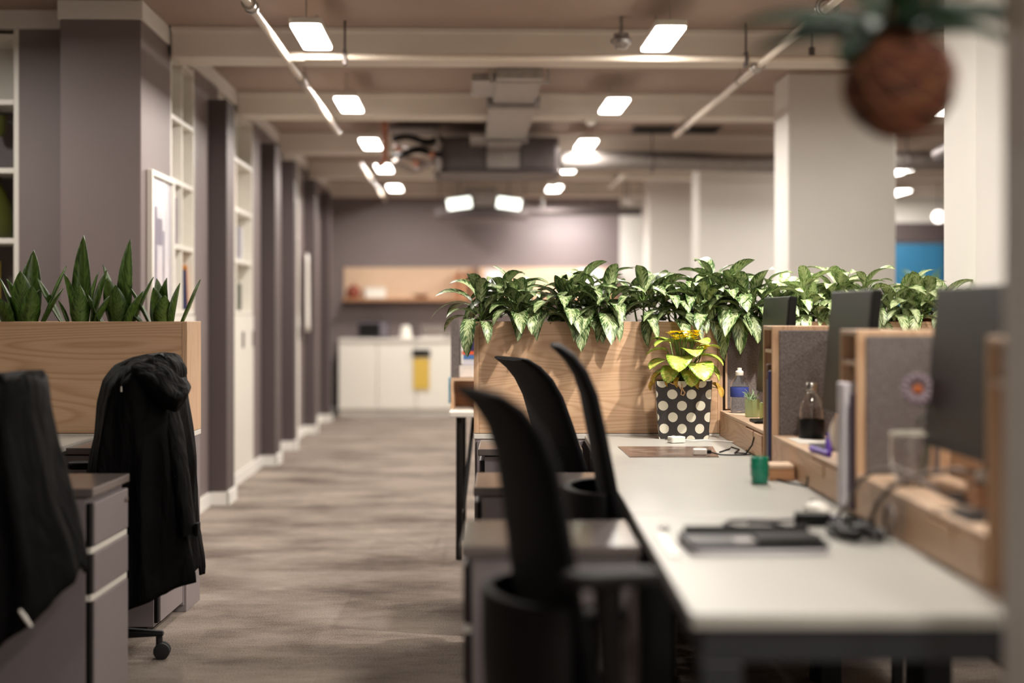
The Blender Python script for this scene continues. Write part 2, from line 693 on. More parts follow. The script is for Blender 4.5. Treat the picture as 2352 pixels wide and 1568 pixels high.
# wall behind the left planter with the open shelving let into it
w1 = MB()
w1.box(-2.34, -2.05, 8.1, 8.45, 0, 2.728)
w1.box(-6, -2.34, 8.1, 8.45, 0, 1.20)
w1.box(-6, -3.9, 8.1, 8.45, 1.20, 2.728)
w1.box(-3.9, -2.34, 8.42, 8.48, 1.20, 2.728)
struct('wall_left', w1, M['grey_wall'])
struct('trim_2', MB().box(-6, -2.05, 8.06, 8.45, 2.728, ZS), M['white_wall'])
# the thick pier at the corner of the aisle
struct('wall_left', MB().box(-2.05, UL, 7.81, 8.59, 0, 2.728), M['grey_wall'], bevel=.006)
struct('trim_3', MB().box(-2.06, UL + .012, 7.79, 8.59, 2.728, ZS), M['white_wall'], bevel=.004)
# aisle wall, broken by shelf niches
segs = [(9.33, 10.25, 0), (11.9, 13.9, 0), (15.2, VF, 0)]
for a, b_, _ in segs:
    struct('wall_left', MB().box(UL - .35, UL, a, b_, 0, 2.728), M['grey_wall'])
struct('wall_left', MB().box(UL - .5, UL - .35, 8.59, VF, 0, ZS), M['grey_wall'])
for a, b_ in ((8.59, VF),):
    struct('trim_4', MB().box(UL - .35, UL + .02, a, b_, 2.728, ZS), M['white_wall'])
for v0, v1 in ((9.87, 10.2), (12.4, 12.75), (13.8, 14.0), (15.7, 15.9), (17.4, 17.6)):
    struct('wall_left', MB().box(UL, UL + .115, v0, v1, 0, 2.613), M['dark_wall'], bevel=.004)  # darker colour than the wall stands in for the unlit pilaster faces
bb = MB()
pts = [(8.59, 9.87, 0), (9.87, 10.2, .115), (10.2, 12.4, 0), (12.4, 12.75, .115), (12.75, 13.8, 0), (13.8, 14.0, .115), (14.0, 15.7, 0),
       (15.7, 15.9, .115), (15.9, 17.4, 0), (17.4, 17.6, .115), (17.6, VF, 0)]
for a, b_, e in pts:
    bb.box(UL + e, UL + e + .016, a - (.016 if e else 0), b_ + (.016 if e else 0), 0, .085)
    if e:
        bb.box(UL, UL + e + .016, a - .016, a, 0, .085)
        bb.box(UL, UL + e + .016, b_, b_ + .016, 0, .085)
struct('baseboard_left', bb, M['white_wall'])
struct('baseboard_back', MB().box(UL, 9, VF - .016, VF, 0, .09), M['white_wall'])

# white square columns of the right hand side
for v in (6.3, 10.0, 13.8, 17.6):
    struct('column', MB().box(2.14, 2.86, v, v + .44, 0, ZS), M['white_wall'], bevel=.012)
# end of a partition close to the camera, beside the last desk
struct('wall_right', MB().box(0.815, 2.4, 2.16, 2.28, 0, ZS), M['white_wall'], bevel=.004)

# ================================================================== CEILING EQUIPMENT
def hang(mb, x, y, z0, z1, r=.004):
    mb.tube([(x, y, z0), (x, y, z1)], r, 6)


def make_lamp():
    t = thing('ceiling_light', 'x', 'ceiling light')
    MB().rbox(-.08, .08, -.35, .35, .004, .034, .03).build('housing', M['white'], t, bevel=.003)
    MB().rbox(-.074, .074, -.344, .344, -.008, .004, .028).build('diffuser', M['lamp'], t)
    for y in (-.28, .28):
        m = MB()
        hang(m, 0, y, .034, ZS - 2.655)
        m.build('suspension_wire', M['steel'], t)
    ld = bpy.data.lights.new('lamp_light', 'AREA')
    ld.shape = 'RECTANGLE'
    ld.size, ld.size_y = .14, .68
    ld.energy = LAMP_W
    ld.color = LAMP_COL
    ld.spread = radians(180)
    lo = bpy.data.objects.new('lamp_light', ld)
    COL.objects.link(lo)
    lo.parent = t
    lo.location = (0, 0, -.012)
    return t


lamp0 = None
VL = [-2.0, .45, 2.9, 5.4, 7.86, 10.41, 12.82, 14.97, 17.32]
place = {7.86: 'the nearest visible', 10.41: 'the second visible', 12.82: 'the third', 14.97: 'the fourth', 17.32: 'the farthest'}
rows = [(-.78, 'left aisle row'), (1.03, 'right row above the desks')]
for u, rn in rows:
    for v in VL:
        if u < 0 and v < 6:
            continue                   # the near left lights are switched off and out of view
        if v in place:
            lb = 'slim white ceiling light, %s lit panel of the %s' % (place[v], rn)
        elif u > 0 and v == 5.4:
            lb = 'slim white ceiling light above the desks just outside the top of the photo'
        else:
            lb = 'white ceiling light of the %s, outside the photo' % rn
        if lamp0 is None:
            o = lamp0 = make_lamp()
        else:
            o = dup(lamp0)
        o.location = RM(u, v, 2.655)
        o.rotation_euler.z = RA
        o['label'] = lb
        o['group'] = 'slim ceiling lights in two rows'
for u, v, lb in ((-2.75, 6.6, 'slim ceiling light near the pier, outside the photo on the left'),
                 (4.35, 15.06, 'slim ceiling light seen between the two right columns, the upper one'),
                 (5.1, 17.8, 'slim ceiling light seen between the two right columns, the lower one'),
                 (3.40, 10.41, 'added ceiling light brightening the white columns, unseen behind them'),  # this row is added, unseen, to brighten the white columns
                 (3.40, 12.82, 'added ceiling light brightening the white columns, unseen behind them'),
                 (3.40, 14.97, 'added ceiling light brightening the white columns, unseen behind them'),
                 (3.40, 7.86, 'added ceiling light brightening the white columns, out of view on the right'),
                 (3.40, 5.4, 'added ceiling light brightening the white columns, out of view on the right'),
                 (3.40, 2.9, 'added ceiling light brightening the white columns, out of view on the right'),
                 (3.40, 0.45, 'added ceiling light brightening the white columns, out of view on the right'),
                 (-.78, -2.0, 'added ceiling light brightening the near partition, unseen behind the camera'),  # unseen pair added to lift the partition end near the camera
                 (2.2, -1.0, 'added ceiling light brightening the near partition, unseen behind the camera on the right')):
    o = dup(lamp0, RM(u, v, 2.655), RA, lb, 'slim ceiling lights of the side bays')
# small ceiling spotlight over the far desks; it throws the leaf shadows on the planter
t = thing('ceiling_spotlight', 'small ceiling spotlight above the far desks, outside the photo', 'spotlight', (1.42, 5.32, 2.62))
dr_ = (Vector((.45, 6.30, 1.0)) - Vector((1.42, 5.32, 2.62))).normalized()
m4 = dr_.to_track_quat('Z', 'Y').to_matrix().to_4x4()
MB().lathe([(.0, -.10), (.03, -.10), (.036, -.02), (.045, .0), (.045, .03), (.040, .03), (.038, .004), (.0, .002)], 24, m=m4).build('spot_head', M['white'], t, smooth=True)
MB().lathe([(.0, .004), (.036, .004), (.036, .009), (.0, .009)], 24, m=m4).build('lens', M['lamp'], t)
m = MB(); m.tube([(0, 0, .02), (0, 0, ZS - 2.62)], .006, 8); m.build('stem', M['white'], t)
ld = bpy.data.lights.new('spot_light', 'SPOT')
ld.energy = SPOT_W; ld.color = LAMP_COL; ld.shadow_soft_size = .03; ld.spot_size = radians(64); ld.spot_blend = .6
lo = bpy.data.objects.new('spot_light', ld)
COL.objects.link(lo); lo.parent = t; lo.location = dr_ * .04; lo.rotation_euler = dr_.to_track_quat('-Z', 'Y').to_euler()
# lamp added out of sight behind the side duct to brighten the far wall
t = thing('added_wall_light', 'added light hidden behind the far side duct, brightening the grey wall', 'ceiling light', RM(1.25, 18.25, 2.435), RA)
MB().rbox(-.35, .35, -.03, .03, 0, .04, .01).build('housing', M['white'], t, bevel=.003)
MB().rbox(-.34, .34, -.025, .025, -.006, -.0005, .008).build('diffuser', M['lamp'], t)
for x in (-.3, .3):
    m = MB(); hang(m, x, 0, .04, ZS - 2.435, .003); m.build('rod', M['steel'], t)
ld = bpy.data.lights.new('added_wall_lamp', 'AREA')
ld.shape = 'RECTANGLE'; ld.size, ld.size_y = .66, .05
ld.energy = 34; ld.color = (1, .96, .93)
lo = bpy.data.objects.new('added_wall_lamp', ld)
COL.objects.link(lo); lo.parent = t; lo.location = (0, 0, -.01); lo.rotation_euler = (radians(22), 0, 0)
# lights inside the rooms behind the wall shelving are not visible; only the aisle is lit

t = thing('globe_pendant', 'small bright globe pendant over the blue board in the far right bay', 'pendant light', RM(5.72, 18.2, 2.40), RA)
MB().lathe([(.0, -.07), (.045, -.055), (.07, .0), (.045, .055), (.0, .07)], 20).build('globe', emit('globe_glow', LAMP_COL, 5.0), t, smooth=True)
m = MB(); m.tube([(0, 0, .065), (0, 0, ZS - 2.40)], .004, 6); m.build('cord', M['black2'], t)
# sprinkler pipes
def pipe(name, label, u, v0, v1, z, joints=(), hangers=(), r=.021):
    t = thing(name, label, 'pipe', RM(u, v0, 0), RA, 'painted pipes under the ceiling')
    MB().tube([(0, 0, z), (0, v1 - v0, z)], r, 14).build('pipe_run', M['pipe'], t, smooth=True)
    for j in joints:
        m = MB()
        m.tube([(0, j - v0 - .05, z), (0, j - v0 + .05, z)], r * 1.3, 14)
        m.tube([(0, j - v0 - .055, z), (0, j - v0 - .035, z)], r * 1.6, 14)
        m.tube([(0, j - v0 + .035, z), (0, j - v0 + .055, z)], r * 1.6, 14)
        m.build('coupling', M['steel'], t, smooth=True)
    for h in hangers:
        m = MB()
        m.tube([(r * 1.3 * cos(a), h - v0, z + r * 1.3 * sin(a)) for a in [2 * pi * i / 12 for i in range(12)]], .004, 5, closed=True)
        hang(m, 0, h - v0, z + r * 1.2, ZS)
        m.build('pipe_hanger', M['steel'], t, smooth=True)
    return t


ZP = EYE + 1.38
pipe('ceiling_pipe', 'white painted pipe running away above the aisle, left of the lights', -.955, 5.2, 11.65, ZP, (6.85, 9.0), (9.2, 11.4))
pipe('ceiling_pipe', 'white painted pipe running away above the desks on the right', 1.64, 5.2, 11.75, ZP, (8.45,), (9.0, 11.2))
pipe('ceiling_pipe', 'far stretch of white pipe at the left, beyond the hose bundle', -.955, 14.0, 18.6, ZP, (15.4,), (16.8,))
pipe('ceiling_pipe', 'short far stretch of pale pipe left of the farthest right column', 1.6, 15.2, 16.6, ZP, (), (15.9,))
t = thing('cross_pipe', 'white pipe crossing the ceiling from the left pipe tee to the right', 'pipe', RM(-.955, 8.3, 0), RA)
MB().tube([(.0, 0, ZP + .015), (3.4, 0, ZP + .015)], .02, 14).build('pipe_run', M['pipe'], t, smooth=True)
MB().tube([(-.0, 0, ZP + .015), (.09, 0, ZP + .015)], .028, 14).build('tee_coupling', M['pipe'], t, smooth=True)
for x in (.31, 2.5):
    m = MB()
    m.box(x - .008, x + .008, -.03, .03, ZP - .03, ZP + .05)
    hang(m, x, 0, ZP + .03, ZS, .006)
    m.build('pipe_hanger', M['galv_dark'], t)
# ring hanger on the right pipe, near the picture's top
t = thing('pipe_ring', 'round steel ring fitting around the right pipe at the top edge', 'pipe fitting', RM(1.64, 6.83, 0), RA)
MB().tube([(.045 * cos(2 * pi * i / 20), .0, ZP + .045 * sin(2 * pi * i / 20)) for i in range(20)], .012, 8, closed=True).build('ring', M['steel'], t, smooth=True)
m = MB(); hang(m, 0, 0, ZP + .045, ZS, .005); m.build('rod', M['steel'], t)

# detectors
def detector(label, u, v, z, s=1.0, mat='white'):
    t = thing('smoke_detector', label, 'smoke detector', RM(u, v, z), RA, 'round detectors under the ceiling')
    MB().lathe([(.0, -.055 * s), (.035 * s, -.052 * s), (.045 * s, -.03 * s), (.06 * s, -.025 * s), (.065 * s, .0), (.05 * s, .012)], 24).build('detector_head', M[mat], t, smooth=True)
    MB().lathe([(.045 * s, .012), (.045 * s, .035), (.01, .04), (.01, ZS - z)], 16).build('mounting_base', M['galv'], t, smooth=True)


detector('grey round detector left of the nearest right ceiling light', .845, 8.15, 2.70, .9, 'galv')
detector('white round detector below the second beam, above the third right light', .93, 11.15, 2.655, .8)
detector('small white round detector over the farthest right light', .95, 16.2, 2.63, .9)
detector('small white round detector near the top right corner of the far wall', 1.93, 17.8, 2.56, .8)
t = thing('pendant_sensor', 'small dark cylinder sensor hanging beside the right pipe', 'sensor', RM(1.92, 8.35, 0), RA)
MB().lathe([(.0, 2.625), (.016, 2.627), (.018, 2.70), (.010, 2.705), (.0, 2.708)], 14).build('sensor_body', M['galv_dark'], t, smooth=True)
m = MB(); hang(m, 0, 0, 2.706, ZS, .005); m.build('rod', M['galv_dark'], t)

# rectangular ventilation duct along the aisle
DZ0 = EYE + 1.355
t = thing('air_duct', 'grey sheet metal ventilation duct running away in the middle of the ceiling', 'duct', RM(.19, 8.82, 0), RA)
MB().box(0, .27, 0, 1.10, DZ0 + .01, ZB - .005 + .02).box(-.14, 0, .25, .95, DZ0 + .03, ZB + .01).build('duct_section', M['galv'], t, bevel=.004)
MB().box(-.02, .29, 1.14, 3.05, DZ0, ZB - .004).build('duct_section', M['galv'], t, bevel=.004)
MB().box(.0, .27, 3.10, 3.80, DZ0 - .01, ZB - .004).box(-.14, 0, 3.0, 3.7, DZ0 + .01, ZB - .02).build('duct_section', M['galv'], t, bevel=.004)
for y in (0, 1.10, 3.05):
    m = MB()
    m.box(-.04, .31, y, y + .03, DZ0 - .022, DZ0 - .011)
    m.box(-.04, -.022, y, y + .03, DZ0 - .011, ZB - .004)
    m.box(.292, .31, y, y + .03, DZ0 - .011, ZB - .004)
    m.build('flange', M['galv'], t, bevel=.002)

# air handling unit across the aisle
t = thing('air_handling_unit', 'dark grey air handling unit hung across the aisle ceiling', 'air handling unit', RM(-.23, 12.66, 0), RA)
MB().box(0, 1.02, 0, .72, 2.42, 2.70).build('unit_casing', M['galv_dark'], t, bevel=.006)
for x0, x1 in ((.03, .40), (.70, 1.00)):
    MB().box(x0, x1, -.02, 0, 2.44, 2.68).build('access_panel', M['galv_dark'], t, bevel=.004)
MB().box(-.02, 1.04, -.02, .74, 2.40, 2.42).build('drip_tray', M['galv_dark'], t, bevel=.003)
MB().box(.42, .69, -.03, -.0, 2.44, 2.69).build('duct_collar', M['galv'], t, bevel=.004)

# hoses and valves left of the unit
t = thing('pipe_manifold', 'cluster of wrapped pipes and valves left of the air handling unit', 'pipe manifold', RM(-.59, 12.45, 0), RA)
MB().box(-.02, .395, .0, .5, 2.74, 2.77).build('mounting_rail', M['galv_dark'], t, bevel=.004)
rnd = random.Random(4)
for i, (z, mt) in enumerate(((2.66, 'black'), (2.61, 'lagging'), (2.55, 'black'), (2.49, 'lagging'), (2.43, 'lagging'))):
    m = MB()
    p = []
    for k in range(15):
        q = k / 14
        p.append((.02 + .38 * q, .03 + .12 * (i % 2) + .05 * sin(q * 9 + i), z + .022 * sin(q * 7 + i * 2)))
    m.tube(p, .026 if mt == 'black' else .022, 10)
    m.build('wrapped_pipe', M[mt], t, smooth=True)
for x, z in ((.06, 2.58), (.20, 2.46), (.33, 2.53)):
    MB().tube([(x, -.06, z), (x, .3, z)], .02, 10).tube([(x - .03, -.05, z), (x + .03, -.05, z)], .008, 8).build('valve', M['copper'], t, smooth=True)
for x in (.05, .36):
    m = MB(); hang(m, x, .35, 2.77, ZS, .006); m.build('rod', M['steel'], t)
MB().box(.365, .395, -.02, .5, 2.40, 2.735).build('end_bracket', M['galv'], t, bevel=.004)
for u, s in ((-.62, 1),):
    t2 = thing('pipe_elbow', 'pinkish pipe elbow below the manifold, beside the fourth left light', 'pipe', RM(-.66, 12.1, 0), RA)
    MB().tube([(-.02, .0, 2.40), (.02, .0, 2.42), (.035, .02, 2.46), (.035, .02, 2.56), (.035, .02, ZS)], .022, 10).build('pipe_run', M['copper'], t2, smooth=True)

# corrugated round duct
t = thing('flexible_duct', 'silver corrugated round duct running right from the air handling unit', 'duct', RM(.83, 13.1, 0), RA)
pts = []
rs = []
N = 230
for i in range(N):
    q = i / (N - 1)
    pts.append((3.6 * q, .05 * sin(q * 5), 2.545 + .012 * sin(q * 9)))
    rs.append(.082 + (.006 if i % 2 else -.004))
MB().tube(pts, rs, 18).build('corrugated_hose', M['galv'], t, smooth=True, autosm=False)
for x in (.8, 1.9, 3.0):
    m = MB()
    m.tube([(x, .05 * sin(x / 3.6 * 5) + .096 * cos(2 * pi * i / 18), 2.545 + .096 * sin(2 * pi * i / 18)) for i in range(18)], .006, 6, closed=True)
    hang(m, x, .05 * sin(x / 3.6 * 5), 2.64, ZS, .005)
    m.build('strap', M['galv_dark'], t)

# far end unit with floodlights
t = thing('far_air_unit', 'dark shallow ventilation unit under the ceiling in front of the far wall', 'ventilation unit', RM(-.60, 17.75, 0), RA)
MB().box(.28, 1.36, 0, .5, 2.36, 2.47).build('unit_casing', M['galv_dark'], t, bevel=.006)
MB().box(.62, .98, -.1, .3, 2.475, 2.70).build('duct_collar', M['galv'], t, bevel=.006)
MB().tube([(1.36, .2, 2.44), (2.7, .2, 2.44)], .05, 14).build('side_duct', M['galv_dark'], t, smooth=True)
for x in (.32, 1.32, 2.5):
    m = MB(); hang(m, x, .2, 2.44, ZS, .006); m.build('rod', M['galv_dark'], t)
for u, s, lb in ((-.05, -1, 'left of the pair of bright floodlights below the far ventilation unit'), (.52, 1, 'right of the pair of bright floodlights below the far ventilation unit')):
    t = thing('floodlight', lb, 'floodlight', RM(u, 17.5, 2.50), RA, 'pair of floodlights on the far unit')
    m4 = Matrix.Rotation(radians(24), 4, 'X') @ Matrix.Rotation(radians(8 * s), 4, 'Y')
    MB().box(-.15, .15, -.0, .05, -.075, .075, m4).build('housing', M['galv_dark'], t, bevel=.005)
    MB().box(-.135, .135, -.02, .0, -.062, .062, m4).build('lens', M['spot'], t, bevel=.005)
    m = MB(); hang(m, 0, .03, .06, ZS - 2.50, .006); m.build('bracket', M['galv_dark'], t)

for u, v, wx, wy, lb in ((1.62, 13.0, .36, .34, 'dark square ceiling vent, the one above the corrugated duct'),
                         (2.02, 13.0, .34, .34, 'dark ceiling vent nearest the second right column')):
    t = thing('ceiling_vent', lb, 'vent', RM(u, v, ZS), RA, 'dark vents in the ceiling')
    MB().box(-wx / 2, wx / 2, -wy / 2, wy / 2, -.02, 0).build('vent_frame', M['galv_dark'], t, bevel=.003)
    m = MB()
    for i in range(7):
        y = -wy / 2 + .03 + i * (wy - .06) / 6
        m.box(-wx / 2 + .02, wx / 2 - .02, y - .008, y + .008, -.03, -.018)
    m.build('louvre', M['black'], t)

# round ducts in the bay on the far right
for u, v0, v1, z, lb in ((3.35, 8.0, 12.2, 2.50, 'dark round duct slanting under the ceiling between the right columns'),
                         (3.75, 9.0, 12.6, 2.55, 'pale round duct beside the dark one between the right columns')):
    t = thing('round_duct', lb, 'duct', RM(u, v0, z), RA)
    MB().tube([(0, 0, 0), (.5, v1 - v0, .02)], .07, 14).build('duct_run', M['galv_dark' if 'dark round duct s' in lb else 'galv'], t, smooth=True)
    for q in (.1, .5, .9):
        m = MB(); hang(m, .5 * q, (v1 - v0) * q, .06, ZS - z, .005); m.build('rod', M['galv'], t)

# ================================================================== SHARED SHAPES
def loft(mb, rings, cap=True):
    R = [[mb.bm.verts.new(p) for p in r] for r in rings]
    n = len(R[0])
    for A, B in zip(R, R[1:]):
        for j in range(n):
            mb._face([A[j], A[(j + 1) % n], B[(j + 1) % n], B[j]])
    if cap:
        mb._face(list(reversed(R[0])))
        mb._face(R[-1])
    return mb


def leaf(mb, p0, az, e0, L, W, droop, fold=.18, twist=0.0, clamp=None, n=9, prof=None, idn=0, curve=1.0, roll=0.0):
    p = Vector(p0)
    rows_ = []
    side0 = Vector((-sin(az), cos(az), 0))
    for i in range(n + 1):
        s = i / n
        e = e0 - droop * (s ** curve)
        d = Vector((cos(e) * cos(az), cos(e) * sin(az), sin(e)))
        nrm = Vector((-sin(e) * cos(az), -sin(e) * sin(az), cos(e)))
        tw = roll + twist * s
        sd = side0 * cos(tw) + nrm * sin(tw)
        nr = nrm * cos(tw) - side0 * sin(tw)
        if prof:
            wd = W / 2 * prof(s)
        else:
            wd = W / 2 * 1.98 * (s ** .62) * ((1 - s) ** .8) if 0 < s < 1 else W * .01
        row = []
        for t_ in (-1, -.5, 0, .5, 1):
            q = p + sd * wd * t_ + nr * (abs(t_) ** 1.3) * wd * fold * 2
            if clamp:
                q = clamp(q)
            row.append(mb.bm.verts.new(q))
        rows_.append(row)
        p = p + d * (L / n)
    for i in range(n):
        for j in range(4):
            us = [.5 + .25 * (j - 2), .5 + .25 * (j - 1)]
            v0, v1 = i / n + idn * 7.3, (i + 1) / n + idn * 7.3
            mb._face([rows_[i][j], rows_[i][j + 1], rows_[i + 1][j + 1], rows_[i + 1][j]],
                     [(us[0], v0), (us[1], v0), (us[1], v1), (us[0], v1)])
    return mb


def book(name, label, w_, d_, h_, loc, rz, col, group=None, lean=0.0):
    """standing volume: w_ thick, d_ deep, h_ high; spine toward local -y"""
    t = thing(name, label, 'book', loc, rz, group)
    m4 = Matrix.Rotation(lean, 4, 'Y')
    c = MB()
    c.box(0, .004, 0, d_, 0, h_, m4)
    c.box(w_ - .004, w_, 0, d_, 0, h_, m4)
    c.box(0, w_, -.002, .003, 0, h_, m4)
    c.build('cover', colm(col[0], col[1]), t)
    MB().box(.004, w_ - .004, .004, d_ - .006, .004, h_ - .005, m4).build('pages', colm('book_paper', (232, 226, 212)), t)
    return t


# ================================================================== RIGHT DESK ROW
XF, XO = .30, .857                # desk front edge, front of the organisers
DESKS = [(2.55, 3.825, 'nearest of the three white desks in the right row, holding the laptop'),
         (3.835, 5.075, 'middle white desk of the right row, holding the green cup'),
         (5.085, 6.285, 'farthest white desk of the right row, below the dotted plant bag')]
for y0, y1, lb in DESKS:
    t = thing('desk', lb, 'desk', (XF, y0, 0), 0, 'white desks of the right row')
    d = y1 - y0
    MB().rbox(0, .785, 0, d, .705, .73, .008).build('desktop', M['desk'], t, bevel=.003)
    fm = MB()
    fm.box(.02, .78, .02, .06, .645, .704).box(.02, .78, d - .06, d - .02, .645, .704)
    fm.box(.02, .06, .06, d - .06, .645, .704)
    fm.build('frame_rail', M['frame_steel'], t, bevel=.003)
    for lx, ly in ((.02, .02), (.71, .02), (.02, d - .09), (.71, d - .09)):
        MB().box(lx, lx + .07, ly, ly + .07, 0, .645).build('leg', M['frame_steel'], t, bevel=.004)

# loose cable tray below the near desk and the two slim uprights seen in the dark
# organisers
def organiser(y0, y1, ydr, label):
    """low wooden shelf box with a drawer, standing on the desk; fronts look to -x"""
    t = thing('desk_organiser', label, 'desk organiser', (XO, y0, .73), 0, 'low wooden organisers on the right desks')
    d = y1 - y0
    a, b = .004, ydr                 # drawer along y, next to the tower
    h = .104
    m = MB()
    m.box(0, .016, b + .006, d, 0, h - .012)
    m.box(.016, .215, d - .014, d, 0, h - .012).box(.016, .215, 0, .014, 0, h - .012)
    m.box(.005, .012, 0, b + .006, 0, .005)
    m.build('front_board', M['wood_y'], t, bevel=.0015)
    MB().box(0, .225, 0, d, h - .012, h).build('top_board', M['ply'], t, bevel=.002)
    MB().box(.016, .215, .014, d - .014, 0, .006).build('bottom_board', M['wood_y'], t)
    # drawer front with a U-shaped finger notch in its top edge
    c = (a + b) / 2
    poly = [(a, .009), (b, .009), (b, h - .018), (c + .013, h - .018)]
    for k in range(7):
        ang = pi * k / 6
        poly.append((c + .013 * cos(ang), h - .038 - .013 * sin(ang)))
    poly += [(c - .013, h - .018), (a, h - .018)]
    m4 = Matrix(((0, 0, 1, 0), (1, 0, 0, 0), (0, 1, 0, 0), (0, 0, 0, 1)))
    dr = MB().prism(poly, -.004, .012, m4).build('drawer', M['wood_y'], t)
    MB().box(.03, .20, a + .01, b - .01, .01, .035).build('drawer_tray', M['ply'], dr)
    return t


def tower(y0, y1, label):
    t = thing('organiser_tower', label, 'shelf divider', (XO, y0, .73), 0, 'upright wooden dividers on the right desks')
    d, h, w_ = y1 - y0, .462, .235
    MB().box(0, w_, 0, .014, 0, h).build('side_board', M['wood_z'], t, bevel=.0015)
    MB().box(0, w_, d - .014, d, 0, h).build('side_board', M['wood_z'], t, bevel=.0015)
    MB().box(0, w_, .014, d - .014, h - .014, h).build('top_board', M['ply'], t, bevel=.0015)
    MB().box(.004, w_, .014, d - .014, h - .09, h - .078).build('shelf_board', M['ply'], t, bevel=.0015)
    MB().box(.22, w_, .014, d - .014, 0, h - .09).build('back_board', M['wood_z'], t)
    MB().box(0, .22, .014, d - .014, 0, .008).build('bottom_board', M['ply'], t)
    MB().rbox(.022, .205, -.010, 0, .10, h - .014, .003).build('felt_pad', M['felt'], t, bevel=.003)
    return t


organiser(5.205, 6.278, .37, 'low wooden organiser with drawer beside the dotted plant bag, the farthest one')
organiser(3.985, 5.015, .37, 'low wooden organiser with drawer behind the wooden block, the middle one')
organiser(2.76, 3.785, .37, 'low wooden organiser with drawer under the glass with the flower, the nearest')
tower(5.02, 5.20, 'upright wooden divider with grey felt side behind the dark glass bottle')
tower(3.79, 3.98, 'upright wooden divider with grey felt side behind the daisy in the glass')
tower(2.58, 2.755, 'upright wooden divider nearest the camera at the right edge, in deep shade')
t = thing('desk_screen', 'long low back screen between the two desk rows behind the monitors', 'desk screen', (1.095, 2.56, .735), 0)
MB().box(0, .012, 0, 3.72, -.3, .44).build('screen_board', M['wood_y'], t, bevel=.002)
MB().box(-.006, .018, 0, 3.72, .44, .452).build('top_cap', M['ply'], t, bevel=.002)
for y in (.05, 1.86, 3.66):
    MB().box(.012, .04, y, y + .03, -.735, .3).build('leg', M['frame_steel'], t)
for i, (y, z0, z1) in enumerate(((.93, .22, .43), (.80, .05, .30))):
    o = MB().box(-.002, 0, 0, .14, 0, z1 - z0).build('pinned_paper', M['white2'])
    o.location = (1.0925, 2.56 + y, .735 + z0)
    tag(o, ('white paper sheet pinned behind the nearest monitor, the upper one', 'white paper sheet pinned behind the nearest monitor, the lower one')[i], 'paper')

# opposite desks beyond the screen
o = thing('desk', 'long white desk on the other side of the screen, mostly hidden', 'desk', (1.15, 2.6, 0))
MB().box(0, .66, 0, 3.66, .705, .73).build('desktop', M['desk'], o, bevel=.003)
for lx, ly in ((.03, .05), (.58, .05), (.03, 3.55), (.58, 3.55)):
    MB().box(lx, lx + .05, ly, ly + .05, 0, .704).build('leg', M['frame_steel'], o)


def monitor(yc, label, dz=0.0, tilt=5.0):
    """screen looks to -x; local x = front to back, y = width"""
    t = thing('monitor', label, 'monitor', (.965, yc, .835), 0, 'black monitors of the right row')
    m4 = Matrix.Translation((0, 0, .285 + dz)) @ Matrix.Rotation(radians(tilt), 4, 'Y')
    m = MB()
    m.box(-.006, .022, -.27, .27, -.18, .18, m4)
    m.box(.022, .045, -.16, .16, -.12, .12, m4)
    m.build('casing', M['black'], t, bevel=.004)
    MB().box(-.0075, -.006, -.258, .258, -.160, .168, m4).build('display', M['display'], t)
    m = MB()
    m.box(.04, .062, -.025, .025, .004, .32 + dz)
    m.build('neck', M['black2'], t, bevel=.003)
    MB().rbox(-.03, .115, -.10, .10, 0, .008, .02).build('base', M['black2'], t, bevel=.002)
    return t


M['display'] = plain('dark_display', (20, 16, 16), 0.42, noise=0.03, spec=0.2)
monitor(5.62, 'black monitor farthest from the camera, in front of the leaves', dz=-.005)
monitor(4.38, 'black monitor beside the dark glass bottle, the middle one')
monitor(3.23, 'large blurred black monitor at the right edge, nearest the camera', dz=-.008)


# ------------------------------------------------------------------ pedestals
def pedestal(loc, label, mirror, group):
    """drawer fronts on local -x (mirror=+1) or +x (mirror=-1)"""
    t = thing('drawer_pedestal', label, 'drawer pedestal', loc, 0, group)
    s = mirror

    def B(m, x0, x1, y0, y1, z0, z1):
        xa, xb = (x0, x1) if s > 0 else (-x1, -x0)
        m.box(xa, xb, y0, y1, z0, z1)
        return m
    W, D = .39, .42
    B(MB(), .02, W, 0, D, .03, .688).build('body', M['ped'], t, bevel=.002)
    B(MB(), -.004, W + .004, -.006, D + .004, .692, .718).build('top', M['pedtop'], t, bevel=.003)
    B(MB(), .05, W - .02, .02, D - .02, .0, .03).build('plinth', M['black2'], t)
    for i, (z0, z1) in enumerate(((.545, .672), (.405, .522), (.045, .382))):
        f = B(MB(), 0, .018, .03, D, z0, z1).build('drawer', M['ped'], t, bevel=.003)
        B(MB(), .006, .0195, .003, .029, z0, z1).build('grip_recess', M['black2'], f)
    B(MB(), .004, .0195, .003, D, .524, .541).build('lit_rail', M['white2'], t)  # white stands in for the lit edges between the grey drawers
    B(MB(), .004, .0195, .003, D, .384, .402).build('lit_rail', M['white2'], t)
    m4 = Matrix.Translation(((-.003 if s > 0 else .003), D - .035, .64)) @ Matrix.Rotation(pi / 2 * (-s), 4, 'Y')
    MB().lathe([(.009, -.002), (.009, .004), (.004, .005)], 14, m=m4).build('lock', M['steel'], t)
    return t


G = 'grey drawer pedestals of the right row'
pedestal((-.11, 3.38, 0), 'grey drawer pedestal with glossy top beside the nearest right chair', 1, G)
pedestal((-.11, 4.52, 0), 'grey drawer pedestal between the first and second right chairs', 1, G)
pedestal((-.125, 5.80, 0), 'grey drawer pedestal in front of the right planter', 1, G)
G = 'grey drawer pedestals of the left row'
pedestal((-1.237, 4.49, 0), 'grey drawer pedestal between the two coat-draped chairs', -1, G)
pedestal((-1.355, 5.85, 0), 'grey drawer pedestal against the left planter, behind the hanging coat', -1, G)
pedestal((-1.25, 3.2, 0), 'grey drawer pedestal left of the frame beside the nearest coat', -1, G)

